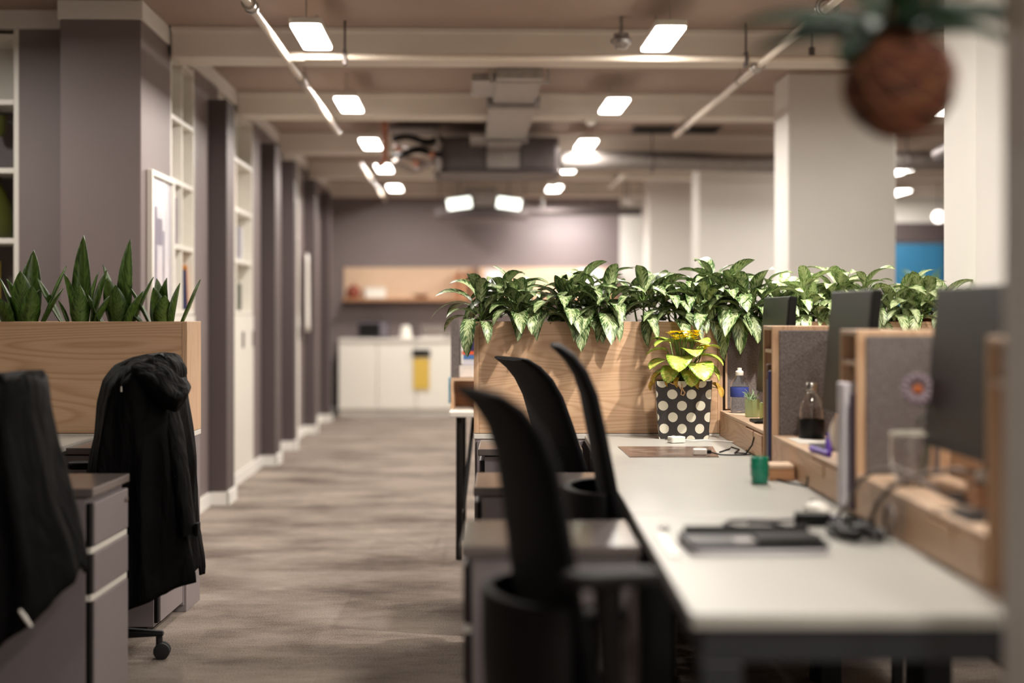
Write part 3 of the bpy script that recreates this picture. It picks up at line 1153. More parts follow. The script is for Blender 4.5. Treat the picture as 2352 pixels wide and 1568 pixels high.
# left desks (only a corner shows)
t = thing('desk', 'white desk on the left below the wooden planter, mostly hidden by coats', 'desk', (-2.45, 5.1, 0))
MB().box(0, .74, 0, 1.17, .705, .73).build('desktop', M['desk'], t, bevel=.004)
MB().box(.02, .72, 0.02, .06, .645, .704).box(.02, .72, 1.1, 1.14, .645, .704).build('frame_rail', M['frame_steel'], t)
for lx, ly in ((.02, .02), (.66, .02), (.02, 1.08), (.66, 1.08)):
    MB().box(lx, lx + .05, ly, ly + .05, 0, .645).build('leg', M['frame_steel'], t)
t = thing('desk', 'white desk at the left edge behind the nearest coat', 'desk', (-2.45, 3.70, 0))
MB().box(0, .74, 0, 1.38, .705, .73).build('desktop', M['desk'], t, bevel=.004)
for lx, ly in ((.02, .02), (.66, .02), (.02, 1.30), (.66, 1.30)):
    MB().box(lx, lx + .05, ly, ly + .05, 0, .704).build('leg', M['frame_steel'], t)


# ------------------------------------------------------------------ planters
def planter(name, label, x0, x1, y0=6.30, y1=6.58, face='wood_x', end='wood_z', ends=(1, 1), base=True):
    t = thing(name, label, 'planter', (x0, y0, 0))
    d, w_ = y1 - y0, x1 - x0
    z0, z1 = .738, 1.20
    MB().box(.022 if ends[0] else 0, w_ - (.022 if ends[1] else 0), 0, .018, z0, z1).build('front_panel', M[face], t, bevel=.0015)
    MB().box(.022, w_ - .022, d - .018, d, z0, z1).build('back_panel', M[face], t, bevel=.0015)
    MB().box(0, .0215, -.001, d, z0, z1).build('end_panel', M[end], t, bevel=.0015)
    MB().box(w_ - .0215, w_, -.001, d, z0, z1).build('end_panel', M[end], t, bevel=.0015)
    MB().box(.0215, w_ - .0215, .018, d - .018, z0, z1 - .035).build('soil', M['soil'], t)
    return t


def base_cabinet(label, x0, x1, y0=6.30, y1=6.58, gaps=()):
    t = thing('base_cabinet', label, 'cabinet', (x0, y0, 0))
    d, w_ = y1 - y0, x1 - x0
    MB().box(.004, w_ - .004, .004, d, 0, .715).build('body', M['ped'], t, bevel=.002)
    MB().box(0, w_, 0, d, .715, .736).build('top', M['white2'], t, bevel=.002)
    n = max(1, round(w_ / .5))
    for i in range(n):
        a = .01 + i * (w_ - .02) / n
        MB().box(a + .003, a + (w_ - .02) / n - .003, -.012, .003, .03, .708).build('door', M['ped'], t, bevel=.002)
    return t


planter('wooden_planter', 'long pale wood planter box with snake plants on the left', -3.75, -1.343, face='wood_x')
base_cabinet('grey base cabinet under the left wooden planter', -3.75, -1.343)
planter('wooden_planter', 'pale wood planter box striped with leaf shadows behind the dotted bag', -.158, .872, face='wood_x2')
base_cabinet('grey base cabinet under the right wooden planter', -.158, .872)
planter('wooden_planter', 'wooden planter continuing right behind the monitors', .885, 1.86, face='wood_x2')
base_cabinet('grey base cabinet behind the monitors under the farther planter', .885, 1.86)
t = thing('felt_screen', 'grey felt pin panel on the planter above the water bottle', 'felt panel', (.888, 6.285, .84))
MB().box(0, .205, 0, .012, 0, .36).build('felt_pad', M['felt'], t, bevel=.002)
MB().box(-.008, 0, -.003, .013, 0, .36).build('edge_strip', M['ply'], t)

# ------------------------------------------------------------------ snake plants
def snake_plant(px, leaves, label, seed, y=6.43):
    rnd = random.Random(seed)
    x = (px - 1176) / 3500 * y
    t = thing('snake_plant', label, 'potted plant', (x, y, 1.165), 0, 'snake plants in the left planter')
    for i, (dx, dy, az, e0, L, W, dr) in enumerate(leaves):
        m = MB()

        def prof(s):
            return (.55 + .45 * min(1, s / .35)) if s < .35 else max(0.0, (1 - ((s - .35) / .65) ** 2.2)) ** .9
        leaf(m, (dx, dy, 0), radians(az), radians(e0), L, W * 1.15, radians(dr), fold=.22, twist=rnd.uniform(-.5, .5), prof=prof, idn=i + seed * 3, n=12)
        m.build('leaf', M['snake'], t, smooth=True, solid=.0035, autosm=False)
    return t


# (x offset, y offset, azimuth, starting elevation, length, width, droop)
SP = [
    (8, 3, [(.0, .0, 200, 76, .21, .07, 30), (.03, -.03, 250, 70, .20, .07, 50), (.03, .02, 0, 58, .22, .05, 10), (-.03, .02, 150, 60, .24, .06, 20)],
     'snake plant cut by the left edge of the photo'),
    (70, 5, [(.0, .02, 90, 88, .34, .075, 4), (-.02, -.03, 268, 84, .25, .085, 6), (-.05, .0, 200, 82, .22, .075, 10), (.045, .0, 8, 66, .29, .06, -6),
             (.05, -.02, 350, 60, .20, .045, 0), (-.05, -.02, 168, 72, .24, .05, 6), (.01, -.04, 300, 80, .19, .07, 8), (-.02, .03, 120, 82, .28, .06, 2)],
     'snake plant in front of the narrow grey wall, left of the pier'),
    (187, 8, [(.0, .02, 90, 89, .40, .075, 2), (-.03, -.02, 200, 84, .24, .07, 6), (.05, -.01, 5, 76, .26, .065, -2), (.02, .02, 30, 82, .25, .04, 6),
              (-.07, .0, 176, 56, .25, .045, -12), (.06, -.03, 350, 58, .17, .05, -8), (.01, -.05, 280, 84, .19, .07, 6), (-.04, -.04, 190, 70, .13, .04, 0)],
     'tallest-leaved snake plant against the left half of the pier'),
    (275, 11, [(.02, .02, 60, 86, .385, .078, 0), (-.03, .02, 170, 80, .28, .07, 0), (-.02, -.03, 240, 84, .22, .08, 6), (.05, .0, 6, 66, .24, .055, -4),
               (-.06, -.01, 178, 56, .22, .05, -6), (.04, -.04, 340, 62, .18, .06, -4), (.0, -.04, 270, 84, .19, .075, 6), (-.07, -.03, 185, 66, .16, .045, -8)],
     'snake plant against the right half of the pier'),
    (375, 14, [(.0, .02, 60, 86, .22, .075, 0), (-.05, .0, 180, 62, .23, .05, 0), (.04, -.01, 350, 80, .20, .07, 0), (.07, .0, 0, 64, .23, .05, -8),
               (-.02, -.03, 250, 84, .18, .08, 4), (-.07, -.02, 182, 48, .18, .05, 0), (.01, -.04, 290, 80, .15, .07, 6), (-.02, .03, 130, 82, .22, .06, 0)],
     'low snake plant at the right end of the planter by the framed picture'),
]
for px, seed, lv, lb in SP:
    snake_plant(px, lv, lb, seed)


# ------------------------------------------------------------------ trailing variegated plants
def bushy(name, label, x, y, seed, mat, canes=5, group='', clampf=None, lmin=.14, lmax=.20, wid=.46, top=.12, spread=.10, hangers=7):
    rnd = random.Random(seed)
    t = thing(name, label, 'potted plant', (x, y, 1.165), 0, group)
    fol, st = MB(), MB()
    k = 0
    for ci in range(canes):
        a = rnd.uniform(0, 2 * pi) if ci > 1 else -pi / 2 + rnd.uniform(-.9, .9)
        rr = spread * (.35 + .75 * rnd.random())
        tip = Vector((rr * cos(a), rr * .9 * sin(a) - .02, rnd.uniform(.3, 1.0) * top + .04))
        base = Vector((tip.x * .4, tip.y * .4, -.01))
        mid = (base + tip) / 2 + Vector((0, 0, .03))
        st.tube([base, mid, tip], .004, 6)
        nl = rnd.randint(7, 10)
        for li in range(nl):
            q = li / nl
            az = a + li * 2.4 + rnd.uniform(-.3, .3)
            e0 = radians(74 - 74 * q + rnd.uniform(-12, 12))
            L = rnd.uniform(lmin, lmax)
            W = L * wid * rnd.uniform(.85, 1.15)
            dr = radians(rnd.uniform(60, 110) + 20 * q)
            pl = rnd.uniform(.02, .05)
            p1 = tip + Vector((cos(az) * cos(e0), sin(az) * cos(e0), sin(e0))) * pl - Vector((0, 0, .05 * q))
            st.tube([tip - Vector((0, 0, .05 * q + .005)), p1], .0022, 5)
            leaf(fol, p1, az, e0, L, W, dr, fold=rnd.uniform(.08, .22), twist=rnd.uniform(-.5, .5), clamp=clampf, idn=k + seed)
            k += 1
    for h in range(hangers):
        az = -pi / 2 + rnd.uniform(-1.0, 1.0)
        p1 = Vector((rnd.uniform(-.10, .10), rnd.uniform(-.115, -.06), rnd.uniform(.035, .09)))
        st.tube([Vector((p1.x * .5, p1.y * .3, 0)), (p1 * .8 + Vector((0, 0, .02))), p1], .0025, 5)
        L = rnd.uniform(lmax * .85, lmax * 1.25)
        leaf(fol, p1, az, radians(rnd.uniform(0, 40)), L, L * rnd.uniform(.36, .46), radians(rnd.uniform(85, 120)), fold=rnd.uniform(.06, .2), twist=rnd.uniform(-.5, .5), clamp=clampf, idn=k + seed, curve=.6)
        k += 1
    fol.build('foliage', M[mat], t, smooth=True, autosm=False)
    st.build('stems', M['stem'], t, smooth=True, autosm=False)
    return t


def mkclamp(cx, cy, xl=None, xr=None):
    def f(q):
        wx, wy, wz = q.x + cx, q.y + cy, q.z + 1.165
        if wz < 1.206:
            if wy < 6.33:
                wy = min(wy, 6.288 - .02 * min(1, (1.206 - wz) / .05))
            elif xl is not None and wx < xl + .03:
                wx = min(wx, xl - .012)
            elif wy > 6.56:
                wy = max(wy, 6.60)
            else:
                wz = 1.206 + (wz - 1.206) * .05
        return Vector((wx - cx, wy - cy, wz - 1.165))
    return f


PG = 'variegated foliage plants in the right planter'
for i, (px, lb) in enumerate(((1110, 'variegated plant at the left end of the planter, leaves drooping over its end'),
                              (1205, 'second variegated plant from the left end of the right planter'),
                              (1290, 'full variegated plant with tall centre leaves above the mesh chair'),
                              (1395, 'variegated plant in the middle of the right planter'),
                              (1480, 'variegated plant left of the yellow flowers'),
                              (1560, 'variegated plant directly above the yellow flowers'),
                              (1640, 'tall variegated plant right above the dotted bag'),
                              (1712, 'variegated plant at the right end, hanging over the felt panel'))):
    y = 6.41
    x = (px - 1176) / 3500 * y
    bushy('variegated_plant', lb, x, y, 40 + i, 'pothos', group=PG, clampf= mkclamp(x, y, -.158), top=.15 if i in (2, 6) else .10, hangers=(1, 1, 4, 4, 2, 2, 3, 6)[i], canes=(4, 4, 5, 4, 4, 4, 5, 5)[i])
PG = 'pale variegated plants behind the monitors'
for i, (px, lb) in enumerate(((1800, 'pale variegated plant just right of the farthest monitor'),
                              (1870, 'pale variegated plant between the farthest and middle monitors'),
                              (1945, 'tall pale variegated plant behind the middle monitor'),
                              (2050, 'pale variegated plant right of the middle monitor'),
                              (2125, 'pale variegated plant left of the nearest monitor'))):
    y = 6.43
    x = (px - 1176) / 3500 * y
    bushy('variegated_plant', lb, x, y, 70 + i, 'pothos_pale', 5, PG, mkclamp(x, y), lmin=.12, lmax=.18, wid=.44, hangers=3, top=.13 if i == 2 else .08, spread=.09)
for px, lb in ((2088, 'terracotta pot rim in the farther planter, the left one'), (2150, 'terracotta pot rim in the farther planter, the right one')):
    o = MB().lathe([(.045, 0), (.055, .05), (.06, .05), (.06, .062), (.05, .062), (.045, .03), (.0, .03)], 24).build('plant_pot', colm('terracotta', (170, 100, 76)), smooth=True)
    o.location = ((px - 1176) / 3500 * 6.36, 6.375, 1.167)
    tag(o, lb, 'plant pot')

# ================================================================== CHAIRS
def chair(name, label, loc, rz, dz=0.0, lean=0.0, group=None, armx=-.20, armdz=0.0, armfar=None, dzfar=None, star=0.0):
    armx_near = armx
    """task chair facing local +x; origin on the floor under the seat"""
    t = thing(name, label, 'office chair', loc, rz, group)
    # star base, one mesh per arm with its caster beneath
    for i in range(5):
        a = radians(36 + star + 72 * i)
        m4 = Matrix.Rotation(a, 4, 'Z')
        m = MB()
        rings = []
        for k in range(6):
            q = k / 5
            x = .03 + .27 * q
            hw, z0, z1 = .028 - .011 * q, .075 + .012 * q - .004 * q, .125 - .026 * q
            rings.append([m4 @ Vector((x, yy, zz)) for yy, zz in ((-hw, z0), (hw, z0), (hw, z1 - .008), (hw - .008, z1), (-hw + .008, z1), (-hw, z1 - .008))])
        loft(m, rings)
        leg_ = m.build('base_arm', M['black'], t, bevel=.002)
        c = MB()
        m5 = m4 @ Matrix.Translation((.295, 0, .029)) @ Matrix.Rotation(pi / 2, 4, 'X')
        for s in (-1, 1):
            c.lathe([(.008, s * .004), (.029, s * .006), (.029, s * .024), (.02, s * .027), (.008, s * .027)], 20, m=m5)
        c.lathe([(.012, .03), (.012, .078)], 10, m=m4 @ Matrix.Translation((.285, 0, 0)))
        c.build('caster', M['rubber'], leg_, smooth=True)
    MB().lathe([(.042, .07), (.045, .13), (.03, .14), (.03, .24), (.018, .24), (.018, .40 + dz)], 20).build('gas_column', M['black'], t, smooth=True)
    MB().rbox(-.11, .10, -.07, .07, .385 + dz, .425 + dz, .02).build('tilt_mechanism', M['black2'], t, bevel=.005)
    # seat cushion
    m = MB()
    rings = []
    for z, g in ((.425, -.03), (.428, -.008), (.445, .0), (.468, -.002), (.482, -.02), (.487, -.06)):
        ring = []
        for k in range(28):
            a = 2 * pi * k / 28
            ca, sa = cos(a), sin(a)
            ex = .24 * (abs(ca) ** .55) * (1 if ca > 0 else -1)
            ey = .245 * (abs(sa) ** .55) * (1 if sa > 0 else -1)
            f = 1 + g / .24
            zz = z + dz - (.02 * max(0, ex / .24) ** 3)
            ring.append(Vector((.03 + ex * f, ey * f, zz)))
        rings.append(ring)
    loft(m, rings).build('seat', M['black2'], t, smooth=True)
    # backrest: padded mesh slab, leaning and rolled backward at the top
    prof = [(-.150, .50, .165, .030), (-.160, .56, .195, .042), (-.175, .66, .210, .046), (-.193, .78, .210, .046), (-.212, .90, .204, .044), (-.228, .99, .197, .041),
            (-.248, 1.05, .190, .038), (-.274, 1.09, .182, .034), (-.303, 1.115, .172, .026), (-.322, 1.122, .158, .012)]
    m = MB()
    rings = []
    for i, (x, z, hw, th) in enumerate(prof):
        x = x - lean * (z - 1.02)
        z = z + dz
        a = prof[max(0, i - 1)]
        b = prof[min(len(prof) - 1, i + 1)]
        dx, dzz = b[0] - a[0], b[1] - a[1]
        ln = math.hypot(dx, dzz)
        nx, nz = dzz / ln, -dx / ln
        ring = []
        for k in range(32):
            ang = 2 * pi * k / 32
            ca, sa = cos(ang), sin(ang)
            yy = hw * (abs(ca) ** .6) * (1 if ca > 0 else -1)
            tt = th / 2 * (abs(sa) ** .6) * (1 if sa > 0 else -1)
            bow = .012 * (yy / hw) ** 2 * (1 if i < 6 else max(0, (8 - i) / 3)) 
            ring.append(Vector((x + tt * nx + bow, yy, z + tt * nz)))
        rings.append(ring)
    loft(m, rings).build('backrest', M['mesh'], t, smooth=True)
    # outer lumbar shell, open at the top
    m = MB()
    N_ = 22
    zs = ((.47, .80), (.52, .95), (.62, 1.0), (.70, 1.0), (.738, 1.0))
    outer, inner = [], []
    for z, g in zs:
        ro, ri = [], []
        for k in range(N_ + 1):
            a = pi / 2 + pi * k / N_
            ro.append(Vector((-.185 + .108 * g * cos(a), .205 * g * sin(a), z + dz)))
            ri.append(Vector((-.185 + .085 * g * cos(a), .183 * g * sin(a), z + dz)))
        outer.append(ro)
        inner.append(ri)
    V1 = [[m.bm.verts.new(p) for p in r] for r in outer]
    V2 = [[m.bm.verts.new(p) for p in r] for r in inner]
    for V, fl in ((V1, False), (V2, True)):
        for j in range(len(V) - 1):
            for k in range(N_):
                m._face([V[j][k], V[j][k + 1], V[j + 1][k + 1], V[j + 1][k]])
    for k in range(N_):
        m._face([V1[-1][k], V1[-1][k + 1], V2[-1][k + 1], V2[-1][k]])
        m._face([V1[0][k], V2[0][k], V2[0][k + 1], V1[0][k + 1]])
    for e in (0, N_):
        for j in range(len(zs) - 1):
            m._face([V1[j][e], V1[j + 1][e], V2[j + 1][e], V2[j][e]])
    m.build('lumbar_shell', M['black2'], t, smooth=True, bevel=.004)
    m = MB()
    m.tube([(-.10, 0, .41 + dz), (-.20, 0, .42 + dz), (-.285, 0, .47 + dz), (-.295, 0, .52 + dz)], [.022, .022, .020, .018], 10)
    m.build('back_support', M['black'], t, smooth=True)
    for s in (-1, 1):
        m = MB()
        armx = armfar if (s > 0 and armfar is not None) else armx_near
        az_ = .742 + dz + (dzfar if (s > 0 and dzfar is not None) else armdz)
        m.tube([(armx + .12, s * .16, .415 + dz), (armx + .06, s * .255, .425 + dz), (armx, s * .278, .50 + dz), (armx - .004, s * .282, .62 + dz), (armx - .01, s * .282, az_)], [.016, .018, .02, .021, .027], 12)
        ar = m.build('armrest', M['black'], t, smooth=True)
        MB().rbox(armx - .09, armx + .085, s * .282 - .042, s * .282 + .042, az_ + .001, az_ + .028, .035).build('arm_pad', M['black2'], ar, bevel=.008)
    return t


CG = 'black mesh office chairs at the right desks'
chair('office_chair', 'black mesh office chair in the right row farthest back, before the planter', (.308, 5.44, 0), radians(18), -.045, .17, CG, -.20, -.13, star=-23)
chair('office_chair', 'black office chair seen edge-on, the middle one of the right row', (.432, 4.17, 0), radians(-.5), .025, .03, CG, -.20, -.21, star=-33)
chair('office_chair', 'large blurred black office chair in front, nearest of the right row', (.235, 2.98, 0), radians(15), -.035, .0, CG, -.135, .048, .0, -.13)
CG = 'black office chairs under coats on the left'
chair('office_chair', 'black office chair on the left carrying the hooded coat', (-1.545, 5.42, 0), pi + radians(6), -.09, 0.0, CG, .0)
chair('office_chair', 'black office chair at the left edge carrying the plain coat', (-1.67, 4.14, 0), pi - radians(8), -.12, 0.0, CG, .0, star=5)


# ================================================================== COATS
def coat_surface(levels, folds, seed, hem, n=110, rows_=56):
    """levels: (q, cx, cy, rx, ry, z) key rings, interpolated; hem(theta) lowers the last ring"""
    rnd = random.Random(seed)
    ph = [rnd.uniform(0, 6.28) for _ in range(8)]

    def key(q):
        for a, b in zip(levels, levels[1:]):
            if q <= b[0]:
                f = (q - a[0]) / (b[0] - a[0])
                return [a[i] + (b[i] - a[i]) * f for i in range(1, 6)]
        return list(levels[-1][1:])

    def ridge(x):
        return 1 - 2 * abs(sin(x)) ** .8

    def pt(th, q):
        cx, cy, rx, ry, z = key(q)
        amp = folds * min(1, q * 1.5 + .10)
        f = 1 - amp * .4 + amp * (.55 * ridge(2.5 * th + ph[0] + .5 * sin(3 * q + ph[5])) + .38 * ridge(4.5 * th + ph[1] - 1.1 * q) + .2 * ridge(7.5 * th + ph[2] + 1.5 * q))
        f += .015 * sin(9 * q + 3 * th + ph[4]) * min(1, q * 3)
        zz = z + hem(th) * max(0, (q - .45) / .55) ** 1.3
        zz += .010 * sin(4 * th + ph[5]) * (1 - q)
        return Vector((cx + rx * f * cos(th), cy + ry * f * sin(th), zz))
    return pt, n, rows_


def px_levels(rows_, D, x0, ry):
    """key rings from measured widths: (height, left, right) in metres at distance D"""
    out = []
    for i, (z, l, r) in enumerate(rows_):
        out.append((i, (l + r) / 2 - x0, 0.0, (r - l) / 2, ry[i], z))
    zt, zb = out[0][5], out[-1][5]
    return [((zt - o[5]) / (zt - zb),) + o[1:] for o in out]


def build_coat(name, label, loc, levels, folds, seed, hem):
    t = thing(name, label, 'coat', loc)
    pt, n, rw = coat_surface(levels, folds, seed, hem)
    m = MB()
    top = m.bm.verts.new(Vector((levels[0][1], levels[0][2], levels[0][5] + .012)))
    R = [[m.bm.verts.new(pt(2 * pi * i / n, j / rw)) for i in range(n)] for j in range(rw + 1)]
    for i in range(n):
        m._face([top, R[0][i], R[0][(i + 1) % n]])
    for A, B in zip(R, R[1:]):
        for i in range(n):
            m._face([A[i], A[(i + 1) % n], B[(i + 1) % n], B[i]])
    m.build('coat_body', M['coat'], t, smooth=True, solid=.006, autosm=False)
    return t, pt


# hooded coat; x to the right, y away from the camera; loc on the floor below the chair's back
hx, hy = -1.255, 5.42


def hem1(th):
    t_ = (-math.degrees(th)) % 360
    if t_ <= 98:
        return -.130 * (t_ / 98)
    if t_ <= 190:
        return -.060 + .01 * sin(t_ * .1)
    return -.04


k1 = 5.42 / 3500
ROWS1 = [(1.233 - (y - 720) * k1, (l - 1176) * k1, (r - 1176) * k1) for y, l, r in
         ((818, 345, 400), (828, 305, 412), (845, 268, 418), (875, 244, 424), (925, 228, 428), (1000, 216, 440), (1060, 200, 452), (1120, 190, 459), (1200, 182, 469), (1280, 178, 481), (1296, 178, 480))]
lv = px_levels(ROWS1, 5.42, hx, (.11, .16, .20, .225, .235, .25, .255, .26, .262, .265, .265))
ct, pt = build_coat('hooded_coat', 'long black hooded coat draped over the chair before the left planter', (hx, hy, 0), lv, .13, 3, hem1)
# hood: a crumpled lump on top with a wide turned brim drooping to the aisle side


def P1(px, py, y):
    """measured point on the hood, in the coat's own frame"""
    k = (5.42 + y) / 3500
    return Vector(((px - 1176) * k - hx, y, 1.233 - (py - 720) * k))


m = MB()
rings = []
for k in range(13):
    a = -pi / 2 + pi * k / 12
    ring = []
    for i in range(36):
        th = 2 * pi * i / 36
        r_ = cos(a) ** .7 if 0 < k < 12 else 0.02
        f = 1 + .07 * sin(4 * th + 3 * a) + .05 * sin(9 * th - 2 * a)
        ring.append(Vector((.022 + .070 * r_ * f * cos(th), -.02 + .15 * r_ * f * sin(th), 1.015 + .070 * sin(a) + .006 * sin(7 * th))))
    rings.append(ring)
loft(m, rings).build('hood', M['coat'], ct, smooth=True)
rowsP = [
    [(334, 824, -.10), (352, 826, -.13), (374, 834, -.15), (394, 848, -.16), (408, 862, -.15), (419, 868, -.12), (424, 866, -.06)],
    [(318, 830, -.16), (338, 842, -.20), (362, 858, -.22), (386, 876, -.22), (409, 890, -.20), (428, 888, -.16), (434, 878, -.08)],
    [(302, 838, -.20), (326, 856, -.245), (352, 876, -.26), (380, 897, -.262), (407, 917, -.25), (430, 905, -.20), (439, 886, -.10)],
    [(300, 848, -.19), (324, 872, -.235), (350, 895, -.25), (378, 916, -.25), (405, 932, -.235), (425, 918, -.19), (433, 896, -.10)],
    [(298, 865, -.15), (322, 892, -.19), (348, 918, -.20), (376, 938, -.20), (402, 948, -.18), (416, 935, -.14), (424, 905, -.08)],
]
m = MB()


def brim(a, b):
    x = a * 6
    y = b * 4
    i0, j0 = min(5, int(x)), min(3, int(y))
    fx, fy = x - i0, y - j0
    g = lambda j_, i_: Vector(rowsP[j_][i_])
    v = (g(j0, i0) * (1 - fx) + g(j0, i0 + 1) * fx) * (1 - fy) + (g(j0 + 1, i0) * (1 - fx) + g(j0 + 1, i0 + 1) * fx) * fy
    return P1(v.x, v.y, v.z) + Vector((0, .004 * sin(a * 22) * (1 - b), .002 * sin(a * 15 + b * 5)))


m.grid(brim, 18, 12)
m.build('hood_brim', M['coat'], ct, smooth=True, solid=.007, autosm=False, sub=1)
m = MB()
m.tube([(-.12, -.09, .93), (-.115, -.11, 1.0), (-.095, -.10, 1.045), (-.075, -.07, 1.055), (-.055, -.02, 1.06)], [.010, .019, .024, .02, .012], 10)
m.build('collar_fold', M['coat'], ct, smooth=True)
for s, (x, y, z) in enumerate(((-.075, -.232, .985),)):
    m = MB()
    m.tube([(x + .01, y + .05, z + .07), (x + .003, y + .01, z + .03), (x, y, z)], .0025, 6)
    dc = m.build('drawcord', M['coat_lining'], ct)
    MB().lathe([(.0, -.018), (.0052, -.018), (.004, .0), (.0, .002)], 10, c=(x, y, z)).build('cord_end', M['steel'], dc, smooth=True)
# sleeve down the aisle side
m = MB()
sl = [(.045, -.08, .93), (.075, -.10, .82), (.10, -.12, .68), (.118, -.13, .56), (.130, -.135, .47)]
rings = []
for i, p in enumerate(sl):
    ring = []
    for k in range(20):
        a = 2 * pi * k / 20
        ring.append(Vector((p[0] + (.030 + .003 * sin(3 * a + i)) * cos(a), p[1] + (.062 + .006 * sin(4 * a + 2 * i)) * sin(a), p[2] + .004 * sin(5 * a))))
    rings.append(ring)
loft(m, rings).build('sleeve', M['coat'], ct, smooth=True)
MB().box(.160, .172, -.17, -.12, .465, .51).build('cuff_tab', M['coat'], ct, bevel=.003)

# plain coat at the left edge


def hem2(th):
    t_ = (-math.degrees(th)) % 360
    if t_ <= 85:
        return -.170 * (t_ / 85)
    if t_ <= 130:
        return -.170 + .16 * (t_ - 85) / 45
    return -.02


k2 = 4.12 / 3500
ROWS2 = [(1.233 - (y - 720) * k2, (l - 1176) * k2, (r - 1176) * k2) for y, l, r in
         ((862, 10, 84), (868, -30, 91), (885, -60, 97), (950, -75, 108), (1000, -85, 119), (1080, -90, 139), (1150, -95, 158), (1220, -100, 180), (1285, -100, 199), (1300, -100, 196))]
lv2 = px_levels(ROWS2, 4.12, -1.345, (.15, .19, .205, .215, .22, .23, .235, .235, .235, .235))
ct2, _ = build_coat('dark_coat', 'plain black coat over the chair at the left edge of the photo', (-1.345, 4.12, 0), lv2, .10, 9, hem2)
m = MB()
m.tube([(.085, -.22, .475), (.10, -.222, .455), (.115, -.22, .432)], [.004, .006, .004], 8)
m.build('care_label', M['white2'], ct2, smooth=True)

# ================================================================== THINGS ON THE RIGHT DESKS
ZD, ZO = .7305, .8345

# plant in a dotted paper bag
t = thing('paper_gift_bag', 'black paper bag with cream polka dots standing on the farthest desk', 'paper bag', (.693, 6.16, ZD), radians(-5))
m = MB()
W0, W1, D0, D1, H = .098, .112, .05, .06, .232


def bagring(f, inset=0.0):
    hw = W0 + (W1 - W0) * f - inset
    hd = D0 + (D1 - D0) * f - inset
    z = H * f
    return [Vector((-hw, -hd, z)), Vector((hw * .35, -hd - .003, z)), Vector((hw, -hd * .75, z)), Vector((hw + .004, .0, z)), Vector((hw, hd, z)), Vector((0, hd, z)), Vector((-hw, hd, z)), Vector((-hw - .003, 0, z))]


per = [0]
r0 = bagring(.5)
for i in range(8):
    per.append(per[-1] + (r0[(i + 1) % 8] - r0[i]).length)
nz = 6
rv = [[m.bm.verts.new(p) for p in bagring(j / nz)] for j in range(nz + 1)]
for j in range(nz):
    for i in range(8):
        m._face([rv[j][i], rv[j][(i + 1) % 8], rv[j + 1][(i + 1) % 8], rv[j + 1][i]],
                [(per[i], H * j / nz), (per[i + 1], H * j / nz), (per[i + 1], H * (j + 1) / nz), (per[i], H * (j + 1) / nz)])
m._face(list(reversed(rv[0])))
m.build('paper_sleeve', M['dots'], t, solid=.0015)
MB().tube([(-.055, -.062, H - .006), (-.045, -.068, H - .01), (-.02, -.072, H - .018), (-.008, -.075, H - .035), (-.012, -.075, H - .052), (-.002, -.075, H - .056), (.004, -.074, H - .045), (-.006, -.073, H - .03), (-.008, -.068, H - .01)],
          .0028, 8).build('rope_handle', colm('jute_rope', (206, 166, 120)), t, smooth=True)

t = thing('flowering_plant', 'yellow flowering plant with yellowing leaves growing out of the dotted bag', 'potted plant', (.693, 6.16, ZD + .16), radians(-5))
MB().lathe([(.0, -.15), (.036, -.15), (.042, .02), (.046, .02), (.046, .03), (.038, .03), (.036, .02), (.0, .02)], 20).build('nursery_pot', colm('brown_pot', (90, 60, 45)), t, smooth=True)
rnd = random.Random(21)
fol, wi, st = MB(), MB(), MB()
LV = [(-.075, -.03, .13, 205, 10, .075), (-.08, -.01, .17, 185, 20, .075), (-.01, -.06, .150, 262, 0, .095), (.055, -.055, .125, 290, -5, .10), (.085, -.02, .15, 340, 10, .085), (.04, -.03, .20, 310, 30, .08),
      (-.04, -.02, .20, 215, 25, .085), (-.065, .02, .2, 170, 40, .07), (.075, .02, .17, 20, 35, .08), (-.04, -.06, .11, 240, -15, .075), (.095, -.03, .115, 330, -10, .08), (.0, .03, .21, 80, 60, .06),
      (.03, -.055, .175, 285, 15, .075), (.025, -.06, .095, 280, -20, .07), (-.09, -.03, .095, 200, -10, .06)]


def heart(s):
    return min(1.0, (s / .16) ** .55) * max(0, 1 - s ** 2.4) ** .62 if s < .999 else 0.0


for i, (x, y, z, az, e, L) in enumerate(LV):
    b = Vector((x * .25, y * .25, .02))
    p1 = Vector((x * .8, y * .8, z - .01 + .03))
    st.tube([b, (b + p1) / 2 + Vector((0, 0, .01)), p1], .0025, 6)
    L *= 1.28
    leaf(fol, p1, radians(az), radians(e), L, L * .98, radians(70), fold=.10, twist=rnd.uniform(-.3, .3), prof=heart, idn=i + 200)
for i, (x, y, z, az) in enumerate(((-.088, -.03, .10, 190), (-.02, -.05, .085, 260), (.05, -.05, .08, 285), (-.1, -.01, .07, 180), (.11, -.01, .06, 0), (.125, -.02, .045, 330), (-.05, -.06, .09, 240))):
    p1 = Vector((x, y, z))
    st.tube([Vector((x * .25, y * .25, .03)), Vector((x * .7, y * .7, z + .01)), p1], .0018, 6)
    leaf(wi, p1, radians(az), radians(-20), .055, .035, radians(70), fold=.5, twist=1.2, idn=i + 300)
fol.build('foliage', M['kalan'], t, smooth=True, solid=.0012, autosm=False)
wi.build('withered_leaves', M['withered'], t, smooth=True, autosm=False)
fl = MB()
